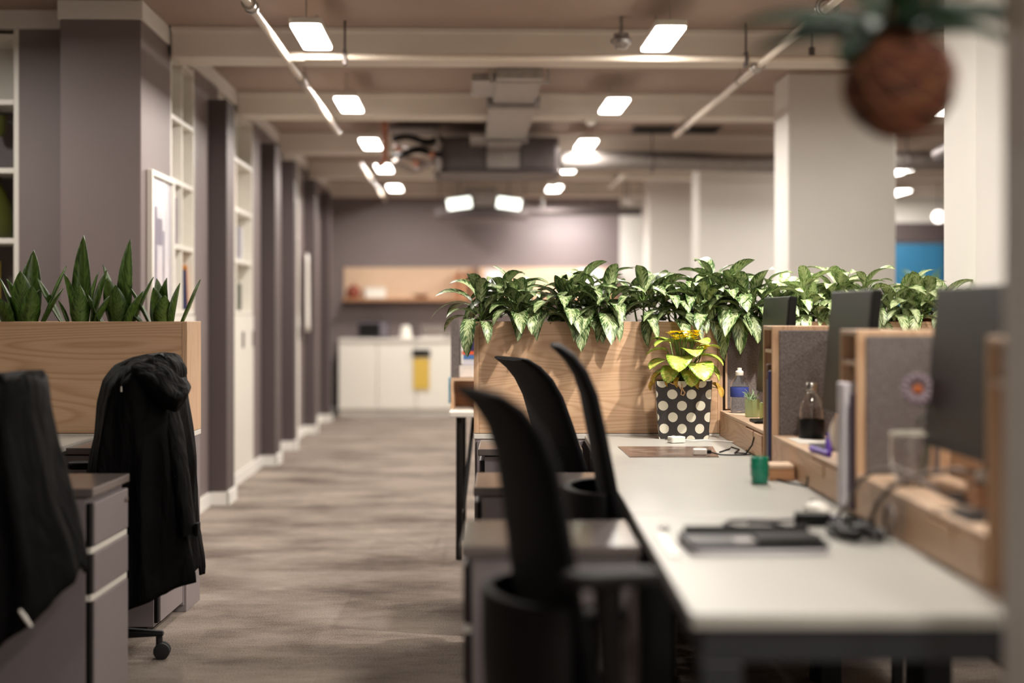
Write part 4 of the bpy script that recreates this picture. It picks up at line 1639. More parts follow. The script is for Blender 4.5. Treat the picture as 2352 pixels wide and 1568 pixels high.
for c in range(40):
    q = c / 40
    if c < 31:
        x, y, z = -.060 + .115 * rnd.random(), -.095 + .06 * rnd.random(), .236 + .034 * rnd.random()
    else:
        x, y, z = .062 + .03 * rnd.random(), -.05 + .03 * rnd.random(), .195 + .025 * rnd.random()
    ctr = Vector((x, y, z))
    st.tube([Vector((x * .2, y * .2, .04)), Vector((x * .5, y * .5, z * .7)), ctr - Vector((0, 0, .004))], .0014, 5)
    for pz in range(5):
        a = 2 * pi * pz / 5 + c
        leaf(fl, ctr, a, radians(35), .021, .016, radians(50), fold=.1, n=3, idn=0)
fl.build('blossoms', M['petal_yellow'], t, smooth=True, autosm=False)
st.build('stems', M['stem'], t, smooth=True, autosm=False)

# printed mat
o = MB()
o.prism([(0, 0), (.312, 0), (.345, .415), (-.012, .415)], 0, .0022)
o = o.build('desk_mat', M['desk_print'])
o.location = (.412, 5.33, ZD)
tag(o, 'glossy dark printed sheet lying on the desk before the dotted bag', 'desk mat')
# white plugs and their leads
t = thing('white_adapter', 'white power adapter lying behind the printed sheet, near the bag', 'adapter', (.64, 5.93, ZD + .001), radians(20))
MB().rbox(-.03, .03, -.022, .022, 0, .024, .007).build('adapter_body', M['white'], t, bevel=.003)
MB().tube([(.03, 0, .010), (.07, -.01, .005), (.12, .02, .004), (.17, -.02, .004), (.208, -.13, .004)], .0024, 8).build('cable', M['white2'], t, smooth=True)
m = MB()
for y in (-.008, .008):
    m.box(-.046, -.03, y - .002, y + .002, .010, .014)
m.build('plug_pins', M['steel'], t)
t = thing('white_plug', 'white plug on the near edge of the printed sheet with a black lead', 'plug', (.668, 5.40, ZD + .004), radians(-5))
MB().rbox(-.026, .022, -.020, .020, 0, .020, .006).build('plug_body', M['white'], t, bevel=.003)
MB().rbox(.022, .038, -.012, .012, .003, .016, .004).build('cable_grip', M['black'], t, bevel=.002)
MB().tube([(.036, 0, .008), (.07, -.005, .0), (.11, -.01, -.0005), (.15, -.0, -.0005), (.178, .02, -.0005)], .0026, 8).build('cable', M['black'], t, smooth=True)
o = MB().tube([(.852, 5.36, .80), (.846, 5.37, .77), (.83, 5.40, .738), (.80, 5.47, .7335), (.835, 5.60, .734), (.82, 5.70, .734), (.80, 5.62, .7335), (.75, 5.50, .7335)], .0028, 8).build('black_cable', M['black'], smooth=True)
tag(o, 'black cable curling along the foot of the farthest organiser', 'cable')
o = MB().tube([(.79, 4.62, .7335), (.82, 4.50, .7335), (.845, 4.44, .7335), (.85, 4.40, .735), (.851, 4.39, .752), (.851, 4.388, .765)], .0028, 8).build('black_cable', M['black'], smooth=True)
tag(o, 'black cable from the wooden block to the organiser', 'cable')

# green cup
t = thing('green_cup', 'small green ribbed glazed cup on the middle desk', 'cup', (.733, 4.51, ZD))
prof = [(.0, .002), (.022, .0), (.0255, .006), (.024, .016), (.0275, .028), (.0265, .040), (.0285, .052), (.0265, .062), (.0275, .066), (.0265, .070), (.028, .078), (.0255, .079), (.024, .066), (.023, .01), (.0, .008)]
MB().lathe(prof, 36, wob=lambda a, z: .018 * sin(9 * a + z * 120)).build('cup_body', M['green_glass'], t, smooth=True, autosm=False)
m = MB()
m.tube([(-.010, -.004, .012), (.006, .004, .074)], .004, 8).tube([(.012, .006, .012), (-.008, -.006, .072)], .004, 8)
m.build('cotton_sticks', M['white'], t)
t = thing('wooden_block', 'small wooden box beside the green cup, against the organiser', 'wooden box', (.774, 4.585, ZD), radians(-2))
MB().rbox(0, .076, 0, .11, 0, .037, .003).build('box_body', M['wood_dark'], t, bevel=.002)
MB().rbox(.001, .075, .001, .109, .0375, .047, .003).build('box_lid', M['ply'], t, bevel=.002)

# laptop group
t = thing('laptop', 'closed dark laptop lying on the nearest desk, blurred', 'laptop', (.372, 3.165, ZD), radians(1.5))
MB().rbox(0, .295, 0, .215, .0, .010, .02).build('laptop_base', colm('silver_laptop', (196, 192, 196), .3), t, bevel=.003)
MB().rbox(.0, .295, 0.006, .215, .011, .022, .02).build('laptop_lid', M['black'], t, bevel=.004)
m = MB().tube([(.012, .19, .026), (.285, .19, .026)], .010, 10)
m.build('hinge_bar', M['black2'], t, smooth=True)
MB().box(.10, .19, .03, .09, .0225, .0235).build('touch_sticker', colm('dull_silver', (150, 142, 140), .4), t)
t = thing('phone', 'dark phone lying on top of the closed laptop', 'phone', (.515, 3.19, ZD + .0245), radians(4))
MB().rbox(0, .14, 0, .07, 0, .009, .01).build('phone_body', M['black'], t, bevel=.002)
MB().rbox(.004, .136, .004, .066, .009, .0095, .008).build('phone_glass', M['display'], t)
t = thing('power_brick', 'black laptop power brick behind the laptop, on the near desk', 'power adapter', (.668, 3.60, ZD), radians(-8))
MB().rbox(0, .085, 0, .05, 0, .03, .008).build('brick_body', M['black'], t, bevel=.003)
MB().rbox(.086, .105, .015, .035, .008, .022, .004).build('strain_relief', colm('violet_plastic', (52, 40, 92)), t)
MB().tube([(0, .025, .012), (-.04, .03, .008), (-.10, .05, .006), (-.15, .03, .006), (-.165, -.03, .006), (-.13, -.09, .006), (-.07, -.10, .006), (-.03, -.05, .007), (-.06, -.01, .010), (-.11, -.02, .010)], .0045, 8).build('cable', colm('grey_cable', (70, 64, 66)), t, smooth=True)
m = MB()
rnd = random.Random(5)
p = []
for k in range(110):
    a = k * .42
    r_ = .042 + .018 * sin(k * .9)
    p.append((.775 + r_ * 1.1 * cos(a) * .9, 3.44 + r_ * 2.3 * sin(a), .737 + .0002 * k + .004 * sin(k * 1.7)))
m.tube(p, .0042, 6)
o = m.build('cable_heap', M['black'], smooth=True)
tag(o, 'heap of coiled black cables on the near desk by the organiser', 'cable')
t = thing('computer_mouse', 'small white mouse behind the cables on the near desk', 'mouse', (.765, 3.82, ZD), radians(10))
m = MB()
rings = []
for z, g in ((0, .96), (.008, 1), (.018, .94), (.026, .74), (.030, .4)):
    rings.append([Vector((.030 * g * cos(2 * pi * k / 24), .052 * g * sin(2 * pi * k / 24) + .0, z)) for k in range(24)])
loft(m, rings).build('mouse_body', M['white'], t, smooth=True)
MB().tube([(-.004, .035, .0265), (.004, .035, .0265)], .006, 12).build('scroll_wheel', M['black2'], t, smooth=True)
o = MB().rbox(0, .022, 0, .33, 0, .004, .002).build('steel_ruler', M['steel'])
o.location = (.326, 3.14, ZD)
tag(o, 'shiny ruler at the front edge of the nearest desk', 'ruler')
for i, (x, y, lb) in enumerate(((.362, 3.53, 'small glass pebble beside the ruler, the farther one'), (.385, 3.33, 'small glass pebble beside the ruler, the nearer one'))):
    o = MB().lathe([(.0, 0), (.010, .001), (.013, .006), (.009, .012), (.0, .014)], 16).build('glass_pebble', M['glass'], smooth=True)
    o.location = (x - .01, y, ZD)
    tag(o, lb, 'glass pebble', 'glass pebbles on the near desk')

# water bottle, succulent mug, cup and phone on the far organiser
t = thing('water_bottle', 'clear plastic water bottle with blue label on the farthest organiser', 'bottle', (.915, 6.13, ZO))
MB().lathe([(.0, .004), (.03, .0), (.036, .008), (.036, .05), (.0335, .056), (.036, .062), (.036, .105), (.034, .12), (.024, .138), (.014, .147), (.013, .155), (.012, .155), (.012, .146),
            (.022, .136), (.032, .119), (.0345, .105), (.0345, .062), (.032, .056), (.0345, .05), (.0345, .01), (.0, .006)], 28).build('bottle_body', M['pet'], t, smooth=True)
MB().lathe([(.0366, .064), (.0372, .066), (.0372, .102), (.0366, .104)], 28).build('label_band', colm('blue_label', (44, 58, 128)), t, smooth=True)
MB().lathe([(.0155, .150), (.0165, .152), (.0165, .166), (.012, .169), (.009, .170), (.009, .180), (.0, .181)], 20).build('sport_cap', M['white'], t, smooth=True)
t = thing('green_mug', 'pale green mug holding a small spiky succulent', 'mug', (.928, 5.89, ZO))
MB().lathe([(.0, .0), (.024, .0), (.027, .004), (.028, .068), (.0265, .068), (.0255, .008), (.0, .006)], 28).build('mug_body', colm('pale_green_glaze', (172, 192, 140), .3), t, smooth=True)
MB().tube([(.026, 0, .055), (.04, 0, .052), (.046, 0, .036), (.04, 0, .018), (.026, 0, .014)], .0035, 8).build('mug_handle', colm('pale_green_glaze', (172, 192, 140), .3), t, smooth=True)
m = MB()
rnd = random.Random(31)
for i in range(20):
    leaf(m, (rnd.uniform(-.01, .01), rnd.uniform(-.01, .01), .058), rnd.uniform(0, 6.28), radians(rnd.uniform(10, 80)), rnd.uniform(.035, .06), .007, radians(30), fold=.4, n=5, idn=0)
m.build('succulent', colm('grey_green', (160, 182, 140)), t, smooth=True, solid=.002, autosm=False)
t = thing('green_candle_glass', 'small pale green cup just right of the succulent mug', 'cup', (.962, 5.79, ZO))
MB().lathe([(.0, .0), (.020, .0), (.022, .004), (.022, .058), (.020, .058), (.019, .01), (.0, .006)], 24).build('cup_body', colm('pale_green_glaze2', (180, 196, 120), .3), t, smooth=True)
t = thing('phone', 'black phone lying in front of the green mug', 'phone', (.880, 5.52, ZO), 0)
MB().rbox(0, .07, 0, .14, 0, .009, .009).build('phone_body', M['black'], t, bevel=.002)
MB().rbox(.004, .066, .004, .136, .009, .0095, .008).build('phone_glass', M['display'], t)
# files in the far tower
for i, (x, w_, h, c, lb) in enumerate(((.0, .012, .30, ('navy_file', (40, 42, 88)), 'navy folder standing in the farthest divider'),
                                       (.0, .010, .27, ('grey_file', (150, 150, 156)), 'light grey folder standing in the farthest divider'),
                                       (.0, .012, .32, ('brown_file', (112, 84, 66)), 'brown folder standing in the farthest divider'))):
    t = thing('file_folder', lb, 'folder', (XO - .008, 5.045 + i * .022, ZD + .012))
    MB().box(0, .19, 0, w_, 0, h).build('folder_cover', colm(c[0], c[1]), t, bevel=.0015)
    MB().box(.004, .186, .003, w_ - .003, h, h + .003).build('sheets', M['white2'], t)
t = thing('white_box_file', 'tall pale box file standing in the middle divider', 'box file', (XO - .022, 3.842, ZD + .012))
MB().box(0, .20, 0, .075, 0, .315).build('file_body', colm('lilac_white', (206, 200, 206)), t, bevel=.003)
MB().lathe([(.010, 0), (.010, .002), (.006, .002)], 16, m=Matrix.Translation((-.0005, .038, .08)) @ Matrix.Rotation(-pi / 2, 4, 'Y')).build('finger_ring', M['steel'], t, smooth=True)
t = thing('dark_folder', 'thin dark purple folder beside the pale box file', 'folder', (XO - .010, 3.812, ZD + .012))
MB().box(0, .20, 0, .014, 0, .29).build('folder_cover', colm('aubergine', (66, 48, 62)), t, bevel=.0015)
t = thing('white_disc', 'round white dish leaning on the far side of the middle divider', 'dish', (XO + .055, 4.03, ZO))
m4 = Matrix.Translation((0, 0, .077)) @ Matrix.Rotation(radians(78), 4, 'X')
MB().lathe([(.0, -.004), (.045, -.004), (.073, .006), (.075, .010), (.045, .001), (.0, .001)], 32, m=m4).build('dish_body', M['white'], t, smooth=True)
MB().lathe([(.03, -.009), (.034, -.009), (.034, -.004), (.03, -.004)], 24, m=m4).build('foot_ring', M['white'], t, smooth=True)

# dark glass bottle
t = thing('glass_bottle', 'clear glass bottle with black sleeve and steel cap before the felt', 'bottle', (.955, 4.86, ZO))
MB().lathe([(.0, .004), (.034, .002), (.037, .008), (.037, .09), (.034, .115), (.022, .138), (.015, .148), (.015, .16), (.0135, .16), (.0135, .148), (.0205, .137), (.0325, .114), (.0352, .09), (.0352, .01), (.0, .006)], 30).build('glass_body', M['glass'], t, smooth=True)
MB().lathe([(.0, .0), (.039, .0), (.041, .004), (.041, .062), (.0385, .064), (.0382, .004)], 30).build('neoprene_sleeve', M['black'], t, smooth=True)
MB().lathe([(.0165, .153), (.0175, .155), (.0175, .176), (.016, .178), (.0, .178)], 24).build('screw_cap', M['steel'], t, smooth=True)
# papers etc on the middle organiser
o = MB().rbox(0, .15, 0, .21, 0, .0015, .002).build('paper_sheet', M['white'])
o.location = (.880, 4.66, ZO)
tag(o, 'white paper sheet on the middle organiser', 'paper')
t = thing('notebook', 'small dark notebook on the middle organiser, right of the paper', 'notebook', (.885, 4.40, ZO), 0)
MB().rbox(0, .10, 0, .15, 0, .012, .004).build('cover', colm('dark_plum', (50, 38, 46)), t, bevel=.002)
MB().box(.003, .097, .003, .147, .003, .009).box(-.001, .003, .005, .145, .003, .009).build('pages', M['white2'], t)
t = thing('purple_pen', 'purple marker pen lying at the edge of the middle organiser', 'pen', (.868, 4.36, ZO + .009))
MB().tube([(0, 0, 0), (.012, -.13, 0)], .0085, 12).build('barrel', colm('purple_plastic', (84, 52, 160), .35), t, smooth=True)
MB().tube([(.0, .001, 0), (-.003, .035, 0)], .0092, 12).build('pen_cap', colm('purple_cap', (110, 80, 190), .35), t, smooth=True)
t = thing('purple_highlighter', 'purple highlighter standing against the notebook', 'pen', (.900, 4.33, ZO))
MB().tube([(0, 0, .0), (.0, .0, .045)], .009, 12).build('barrel', colm('purple_cap', (110, 80, 190), .35), t, smooth=True)
MB().tube([(0, 0, .0455), (.0, .0, .06)], .006, 12).build('tip_cap', colm('purple_plastic', (84, 52, 160), .35), t, smooth=True)

# glass with a daisy, near organiser
gx, gy = .925, 3.52
t = thing('glass_tumbler', 'round clear glass holding the daisy on the nearest organiser', 'glass', (gx, gy, ZO))
MB().lathe([(.0, .003), (.022, .0), (.036, .012), (.050, .045), (.052, .075), (.050, .118), (.052, .122), (.0485, .122), (.047, .118), (.049, .075), (.047, .046), (.033, .016), (.0, .010)], 36).build('glass_bowl', M['glass'], t, smooth=True)
MB().tube([(.0505 * cos(2 * pi * i / 32), .0505 * sin(2 * pi * i / 32), .122) for i in range(32)], .0032, 8, closed=True).build('glass_rim', colm('thick_rim', (190, 186, 172), .15), t, smooth=True)
t = thing('daisy', 'pale pink daisy with orange centre leaning out of the glass', 'flower', (gx, gy, ZO))
hd = Vector((.0, -.045, .225))
st_ = MB()
st_.tube([(.030, .005, .02), (.038, .0, .08), (.040, -.02, .15), (.025, -.035, .195), tuple(hd)], .0032, 8)
st_.build('stem', colm('dark_green_stem', (52, 84, 56)), t, smooth=True)
m = MB()
fw = Vector((-.15, -1, .15)).normalized()
ax1 = fw.cross(Vector((0, 0, 1))).normalized()
ax2 = ax1.cross(fw)
for i in range(14):
    a = 2 * pi * i / 14
    d = ax1 * cos(a) + ax2 * sin(a)
    sd = d.cross(fw)
    vs = []
    for s, wd in ((.3, .004), (.55, .007), (.85, .008), (1.0, .004)):
        c = hd + d * .038 * s + fw * (.004 * s * s)
        vs.append((m.bm.verts.new(c - sd * wd), m.bm.verts.new(c + sd * wd)))
    for A, B in zip(vs, vs[1:]):
        m._face([A[0], A[1], B[1], B[0]])
m.build('petals', colm('pale_pink_petal', (118, 102, 110)), t, smooth=True, solid=.0012, autosm=False)
m4 = Matrix.Translation(hd) @ fw.to_track_quat('Z', 'Y').to_matrix().to_4x4()
MB().lathe([(.0, -.004), (.009, -.003), (.011, .001), (.007, .005), (.0, .006)], 20, m=m4).build('flower_centre', colm('orange_centre', (170, 84, 16)), t, smooth=True)
m = MB()
leaf(m, (.035, -.03, .17), radians(20), radians(10), .05, .028, radians(80), idn=1)
leaf(m, (.038, -.02, .16), radians(200), radians(10), .045, .024, radians(90), idn=2)
leaf(m, (.040, -.02, .14), radians(320), radians(20), .04, .02, radians(80), idn=3)
m.build('leaves', M['leaf_dark'], t, smooth=True, autosm=False)
t = thing('orange_bud', 'small orange bud on a stem, right of the daisy', 'flower', (gx, gy, ZO))
MB().tube([(.02, .02, .02), (.035, .012, .09), (.052, .0, .15)], .0022, 6).build('stem', M['stem'], t, smooth=True)
MB().lathe([(.0, -.012), (.009, -.006), (.011, .002), (.006, .010), (.0, .014)], 14, c=(.054, 0, .158)).build('bud', colm('orange_bud_skin', (232, 92, 40)), t, smooth=True)
# things below the near monitor
t = thing('small_wooden_box', 'open wooden box below the nearest monitor', 'wooden box', (.945, 3.085, ZO))
MB().box(0, .075, 0, .006, 0, .05).box(0, .075, .084, .09, 0, .05).box(0, .006, .006, .084, 0, .05).box(.069, .075, .006, .084, 0, .05).build('box_sides', M['wood_dark'], t, bevel=.001)
MB().box(.006, .069, .006, .084, 0, .005).build('box_floor', M['wood_dark'], t)
t = thing('earphone_case', 'shiny white earphone case on top of the small wooden box', 'earphone case', (.985, 3.13, ZO + .0505))
MB().rbox(-.030, .030, -.022, .022, 0, .026, .012).build('case_body', M['white'], t, bevel=.009)
MB().box(-.0305, .0305, -.0225, .0225, .0165, .0172).build('lid_seam', M['galv'], t)
t = thing('key_bunch', 'bunch of steel keys lying on the nearest organiser', 'keys', (.895, 3.10, ZO + .0005), 0)
MB().tube([(.014 * cos(2 * pi * i / 18), .014 * sin(2 * pi * i / 18), .002) for i in range(18)], .0013, 6, closed=True).build('key_ring', M['steel'], t, smooth=True)
for i, a in enumerate((200, 250, 290, 330)):
    m4 = Matrix.Rotation(radians(a), 4, 'Z') @ Matrix.Translation((.014, 0, .0005 + .0022 * i))
    m = MB().rbox(.0, .022, -.011, .011, 0, .002, .008, m=m4)
    m.box(.022, .050, -.004, .004, 0, .002, m4)
    m.build('key', M['steel'], t)
t = thing('phone', 'dark phone lying beside the keys on the nearest organiser', 'phone', (.870, 2.90, ZO))
MB().rbox(0, .072, 0, .145, 0, .009, .009).build('phone_body', M['black'], t, bevel=.002)
MB().rbox(.004, .068, .004, .141, .009, .0095, .008).build('phone_glass', M['display'], t)
t = thing('paper_cup', 'pale bluish paper cup at the near end of the nearest organiser', 'cup', (.915, 2.81, ZO))
MB().lathe([(.0, .003), (.024, .0), (.032, .075), (.0335, .077), (.032, .079), (.030, .075), (.023, .006), (.0, .005)], 26).build('cup_body', colm('bluish_paper', (196, 198, 222)), t, smooth=True)
MB().lathe([(.0282, .03), (.0300, .03), (.0318, .06), (.0300, .06)], 26).build('cup_sleeve', colm('bluish_paper2', (170, 174, 206)), t, smooth=True)
# thick grey cables looping over the near organiser
o = MB().tube([(.80, 3.47, .742), (.815, 3.45, .77), (.82, 3.42, .81), (.836, 3.36, .85), (.875, 3.28, .885), (.93, 3.20, .905), (.98, 3.13, .903), (1.03, 3.08, .88), (1.06, 3.10, .85), (1.06, 3.2, .84)], .006, 10).build('grey_cable', colm('thick_grey_cable', (112, 100, 94)), smooth=True)
tag(o, 'thick grey cable rising from the near desk toward the nearest monitor', 'cable')
o = MB().tube([(.80, 3.74, .738), (.81, 3.66, .78), (.815, 3.58, .84), (.84, 3.52, .872), (.868, 3.44, .885), (.885, 3.36, .875), (.90, 3.28, .86), (.92, 3.22, .845), (.96, 3.22, .842)], .005, 10).build('grey_cable', colm('thick_grey_cable', (112, 100, 94)), smooth=True)
tag(o, 'thinner grey cable arching over the nearest organiser behind the other', 'cable')
o = MB().tube([(.832 + .0 * i, 3.36 + .035 * cos(2 * pi * i / 20), .777 + .035 * sin(2 * pi * i / 20)) for i in range(20)], .005, 8, closed=True).build('cable_loop', colm('thick_grey_cable', (112, 100, 94)), smooth=True)
tag(o, 'grey cable loop standing against the front of the nearest organiser', 'cable')
t = thing('pocket_tin', 'small round tin clipped under the table lamp end at right', 'tin', (.985, 2.92, ZO))
MB().lathe([(.0, .0), (.028, .0), (.03, .003), (.03, .03), (.0, .03)], 24).build('tin_body', M['black'], t, smooth=True)
MB().lathe([(.0295, .0305), (.031, .031), (.031, .041), (.028, .043), (.0, .043)], 24).build('tin_lid', M['steel'], t, smooth=True)
t['label'] = 'small round black tin with steel lid near the paper cup'

# ================================================================== AISLE TABLE BEHIND THE RIGHT PLANTER
t = thing('trestle_table', 'white table on black splayed legs beyond the right planter', 'table', (-.315, 7.62, 0))
MB().rbox(0, 1.5, 0, .70, .715, .742, .01).build('tabletop', M['white2'], t, bevel=.004)
for sx in (.05, 1.4):
    for y0, y1 in ((.06, .02), (.62, .66)):
        MB().tube([(sx, y0, .714), (sx - .0, y1, .0)], .017, 12).build('leg', M['black'], t, smooth=True)
    MB().tube([(sx + .07, .20, .714), (sx + .02, .05, .25)], .011, 10).build('brace', M['black'], t, smooth=True)
    MB().tube([(sx, .07, .70), (sx, .62, .70)], .014, 10).build('top_rail', M['black'], t, smooth=True)
    MB().tube([(sx, .035, .20), (sx, .645, .20)], .010, 10).build('low_rail', M['black'], t, smooth=True)
t = thing('wooden_crate_shelf', 'wooden desk shelf full of books on the table beyond the planter', 'desk shelf', (-.315, 7.82, .7425))
MB().box(0, .016, 0, .30, 0, .145).build('side_board', M['wood_z'], t)
MB().box(0, 1.0, 0, .30, .145, .16).build('shelf_board', M['ply'], t)
MB().box(.984, 1.0, 0, .30, 0, .145).build('side_board', M['wood_z'], t)
MB().box(.016, .984, .285, .30, 0, .145).build('back_board', M['wood_dark'], t)
MB().box(.0, .045, .02, .30, .161, .46).build('upright_panel', M['felt'], t)
MB().box(.98, 1.0, .02, .30, .161, .46).build('upright_panel', M['felt'], t)
bx, bz = -.265, .905
BK = [('white_carton', (235, 228, 222), .0, .062, 'white carton on the desk shelf beyond the planter', .26, -.035),
      ('pale_book', (206, 204, 214), .063, .030, 'pale book lying just above the white carton', .24, .012),
      ('blue_white_book', (64, 116, 176), .094, .022, 'bright blue book in the lying stack beyond the planter', .23, .014),
      ('orange_book', (222, 92, 50), .117, .018, 'orange book in the lying stack beyond the planter', .25, .008),
      ('navy_book', (40, 34, 88), .136, .050, 'thick navy book in the lying stack beyond the planter', .22, .018),
      ('black_book', (30, 26, 32), .187, .030, 'black book in the lying stack beyond the planter', .21, .020),
      ('red_book', (160, 36, 48), .218, .022, 'dark red book topmost of the stack beyond the planter', .20, .022)]
for nm, c, z, h, lb, w_, dx in BK:
    t = thing('white_carton' if 'carton' in nm else 'book', lb, 'carton' if 'carton' in nm else 'book', (bx + dx, 7.845, bz + z), 0, None if 'carton' in nm else 'books lying in a stack on the table beyond the planter')
    if 'carton' in nm:
        MB().box(0, w_, 0, .20, 0, h - .012).build('carton_body', colm(nm, c), t, bevel=.003)
        MB().box(-.002, w_ + .002, -.002, .202, h - .0115, h - .001).build('carton_lid', colm(nm, c), t, bevel=.002)
    else:
        MB().box(0, w_, 0, .2, 0, .002).box(0, w_, 0, .2, h - .003, h - .001).box(0, w_, -.002, .002, 0, h - .001).build('cover', colm(nm, c), t)
        MB().box(.003, w_ - .003, .003, .196, .0025, h - .0035).build('pages', colm('book_paper', (232, 226, 212)), t)
o = MB().box(0, .10, 0, .012, 0, .14).build('blue_notepad', colm('blue_pad', (70, 150, 180)))
o.location = (-.335 - .0, 8.34, .7425)
o.rotation_euler.z = radians(90)
tag(o, 'small blue pad standing on the table beyond the planter', 'notepad')

# floor plant seen as a yellow-green blur between the right columns
t = thing('dracaena_plant', 'yellow-green spiky plant blurred in front of the blue board', 'potted plant', (2.56, 9.45, 0))
MB().lathe([(.0, .0), (.13, .0), (.17, .30), (.18, .30), (.18, .33), (.155, .33), (.15, .28), (.0, .28)], 24).build('plant_pot', M['white2'], t, smooth=True)
MB().tube([(0, 0, .28), (.02, 0, .7), (.0, .02, 1.25)], [.02, .016, .012], 10).build('trunk', M['stem_brown'], t, smooth=True)
m = MB()
rnd = random.Random(77)
for i in range(46):
    leaf(m, (0, .02, 1.15 + .12 * rnd.random()), rnd.uniform(0, 6.28), radians(rnd.uniform(20, 88)), rnd.uniform(.22, .36), .032, radians(rnd.uniform(5, 60)), fold=.3, idn=i)
m.build('leaves', M['lime'], t, smooth=True, autosm=False)

# blue board on the far wall
t = thing('blue_board', 'large blue board on the far wall between the right columns', 'board', RM(4.85, VF - .04, 1.05), RA)
MB().box(0, 2.3, 0, .03, 0, 1.05).build('board_face', colm('blue_paint', (44, 112, 152), .5), t, bevel=.003)
for x in (.0, 1.14, 2.27):
    MB().box(x - .03, x + .03, -.015, -.0005, 0, 1.05).build('board_strip', colm('dark_blue', (44, 66, 84)), t)

# hanging coconut fibre ball with a plant
hx_, hy_, hz_ = .600, 2.36, 1.588
t = thing('hanging_plant_ball', 'brown coconut fibre ball with arching leaves hanging close to the camera', 'hanging plant', (hx_, hy_, hz_))
m = MB()
rings = [(0.0, -.086)]
for k in range(1, 16):
    a = -pi / 2 + pi * k / 16
    rings.append((.084 * cos(a), .086 * sin(a)))
rings.append((.0, .086))
m.lathe(rings, 30, wob=lambda a, z: .02 * sin(5 * a + z * 40) + .012 * sin(11 * a - z * 70)).build('fibre_ball', M['coir'], t, smooth=True, autosm=False)
m = MB()
for i in range(7):
    a0 = i * .9
    tl = 1.2 * (-1) ** i * (.3 + .1 * i)
    ax = Vector((sin(tl) * cos(a0), sin(tl) * sin(a0), cos(tl)))
    u_ = ax.orthogonal().normalized()
    v_ = ax.cross(u_)
    m.tube([(u_ * cos(2 * pi * k / 30) + v_ * sin(2 * pi * k / 30)) * .0875 for k in range(30)], .0012, 5, closed=True)
m.build('binding_string', colm('tan_string', (150, 100, 64)), t)
m = MB()
for a in (0, 2.1, 4.2):
    m.tube([(.05 * cos(a), .05 * sin(a), .07), (.0, .0, .45), (0, 0, ZS - hz_)], .0012, 5)
m.build('hanging_cord', colm('tan_string', (150, 100, 64)), t)
m = MB()


def strap(s):
    return min(1, (s / .12) ** .5 + .25) * max(0, 1 - s ** 3) ** .8 if s < .999 else 0


LVS = [(-172, 20, .25, .034, 40), (176, 8, .21, .038, 30), (-150, 0, .12, .045, 50), (165, 30, .15, .05, 50), (-120, 20, .13, .055, 60), (-5, 34, .26, .036, 88), (6, 22, .22, .032, 78), (30, 45, .22, .035, 75),
       (60, 60, .18, .04, 40), (100, 75, .20, .05, 30), (-60, 30, .11, .055, 60), (0, 70, .2, .05, 40), (-175, 60, .2, .045, 60), (-95, 60, .14, .055, 50), (-20, 30, .23, .034, 85), (-160, -10, .10, .05, 50),
       (-90, 10, .09, .05, 30), (-40, 15, .10, .05, 40)]
for i, (az, e0, L, W, dr) in enumerate(LVS):
    leaf(m, (.02 * cos(radians(az)), .02 * sin(radians(az)), .074), radians(az), radians(e0), L, W, radians(dr), fold=.2, prof=strap, idn=i, n=12, roll=(.9 if cos(radians(az)) > 0 else -.9) * (1 if abs(cos(radians(az))) > .5 else 0))
m.build('leaves', M['leaf_dark'], t, smooth=True, solid=.0015, autosm=False)

# ================================================================== SHELVING IN THE WALL
LEV = [1.255, 1.63, 2.00, 2.36, 2.705]


def wall_shelf(name, label, width, loc, rz, dividers=(), lower=False, group=None, doors=1, levels=LEV):
    """x along the width, y into the wall, origin at floor level of the left front corner"""
    t = thing(name, label, 'wall shelf', loc, rz, group)
    D_ = .30
    th = .028
    z0, z1 = levels[0], levels[-1]
    MB().box(0, th, 0, D_, z0 - th, z1 + th - .005).build('side_panel', M['white'], t, bevel=.002)
    MB().box(width - th, width, 0, D_, z0 - th, z1 + th - .005).build('side_panel', M['white'], t, bevel=.002)
    for z in levels:
        MB().box(th, width - th, 0.001, D_, z - th, z).build('shelf_board', M['white'], t, bevel=.002)
    for d in dividers:
        for a, b in zip(levels, levels[1:]):
            MB().box(d - .01, d + .01, .004, D_, a, b - th).build('divider', M['white'], t, bevel=.002)
    MB().box(th, width - th, D_ - .008, D_, z0, z1 - th).build('back_panel', M['white2'], t)
    if lower:
        MB().box(0, width, .012, D_, .085, z0 - th - .002).build('cabinet_body', M['white'], t)
        dw = width / doors
        for i in range(doors):
            d = MB().box(i * dw + .003, (i + 1) * dw - .003, -.006, .012, .09, z0 - th - .006).build('door', M['white'], t, bevel=.002)
            MB().box((i + 1) * dw - .05, (i + 1) * dw - .035, -.02, -.006, .98, 1.10).build('handle', M['galv_dark'], d)
    return t


SG = 'white shelf units let into the grey wall'
wall_shelf('wall_shelf', 'white open shelf unit at the left edge behind the snake plants', 1.40, RM(-3.74, 8.10), RA, (.70,), group=SG)
wall_shelf('wall_shelf', 'white open shelf unit in the aisle wall beside the pier', .74, RM(UL + .001, 8.59), RA + pi / 2, (.37,), lower=True, group=SG)
wall_shelf('wall_shelf', 'white open shelf unit between the first and second aisle pilasters', 1.65, RM(UL + .001, 10.25), RA + pi / 2, (.82,), lower=True, doors=3, group=SG)
wall_shelf('wall_shelf', 'white shelf unit in the aisle wall beyond the third pilaster', 1.30, RM(UL + .001, 13.90), RA + pi / 2, (.65,), lower=True, doors=2, group=SG)

# on the left shelf
def room_place(u, v, z):
    return RM(u, v, z)


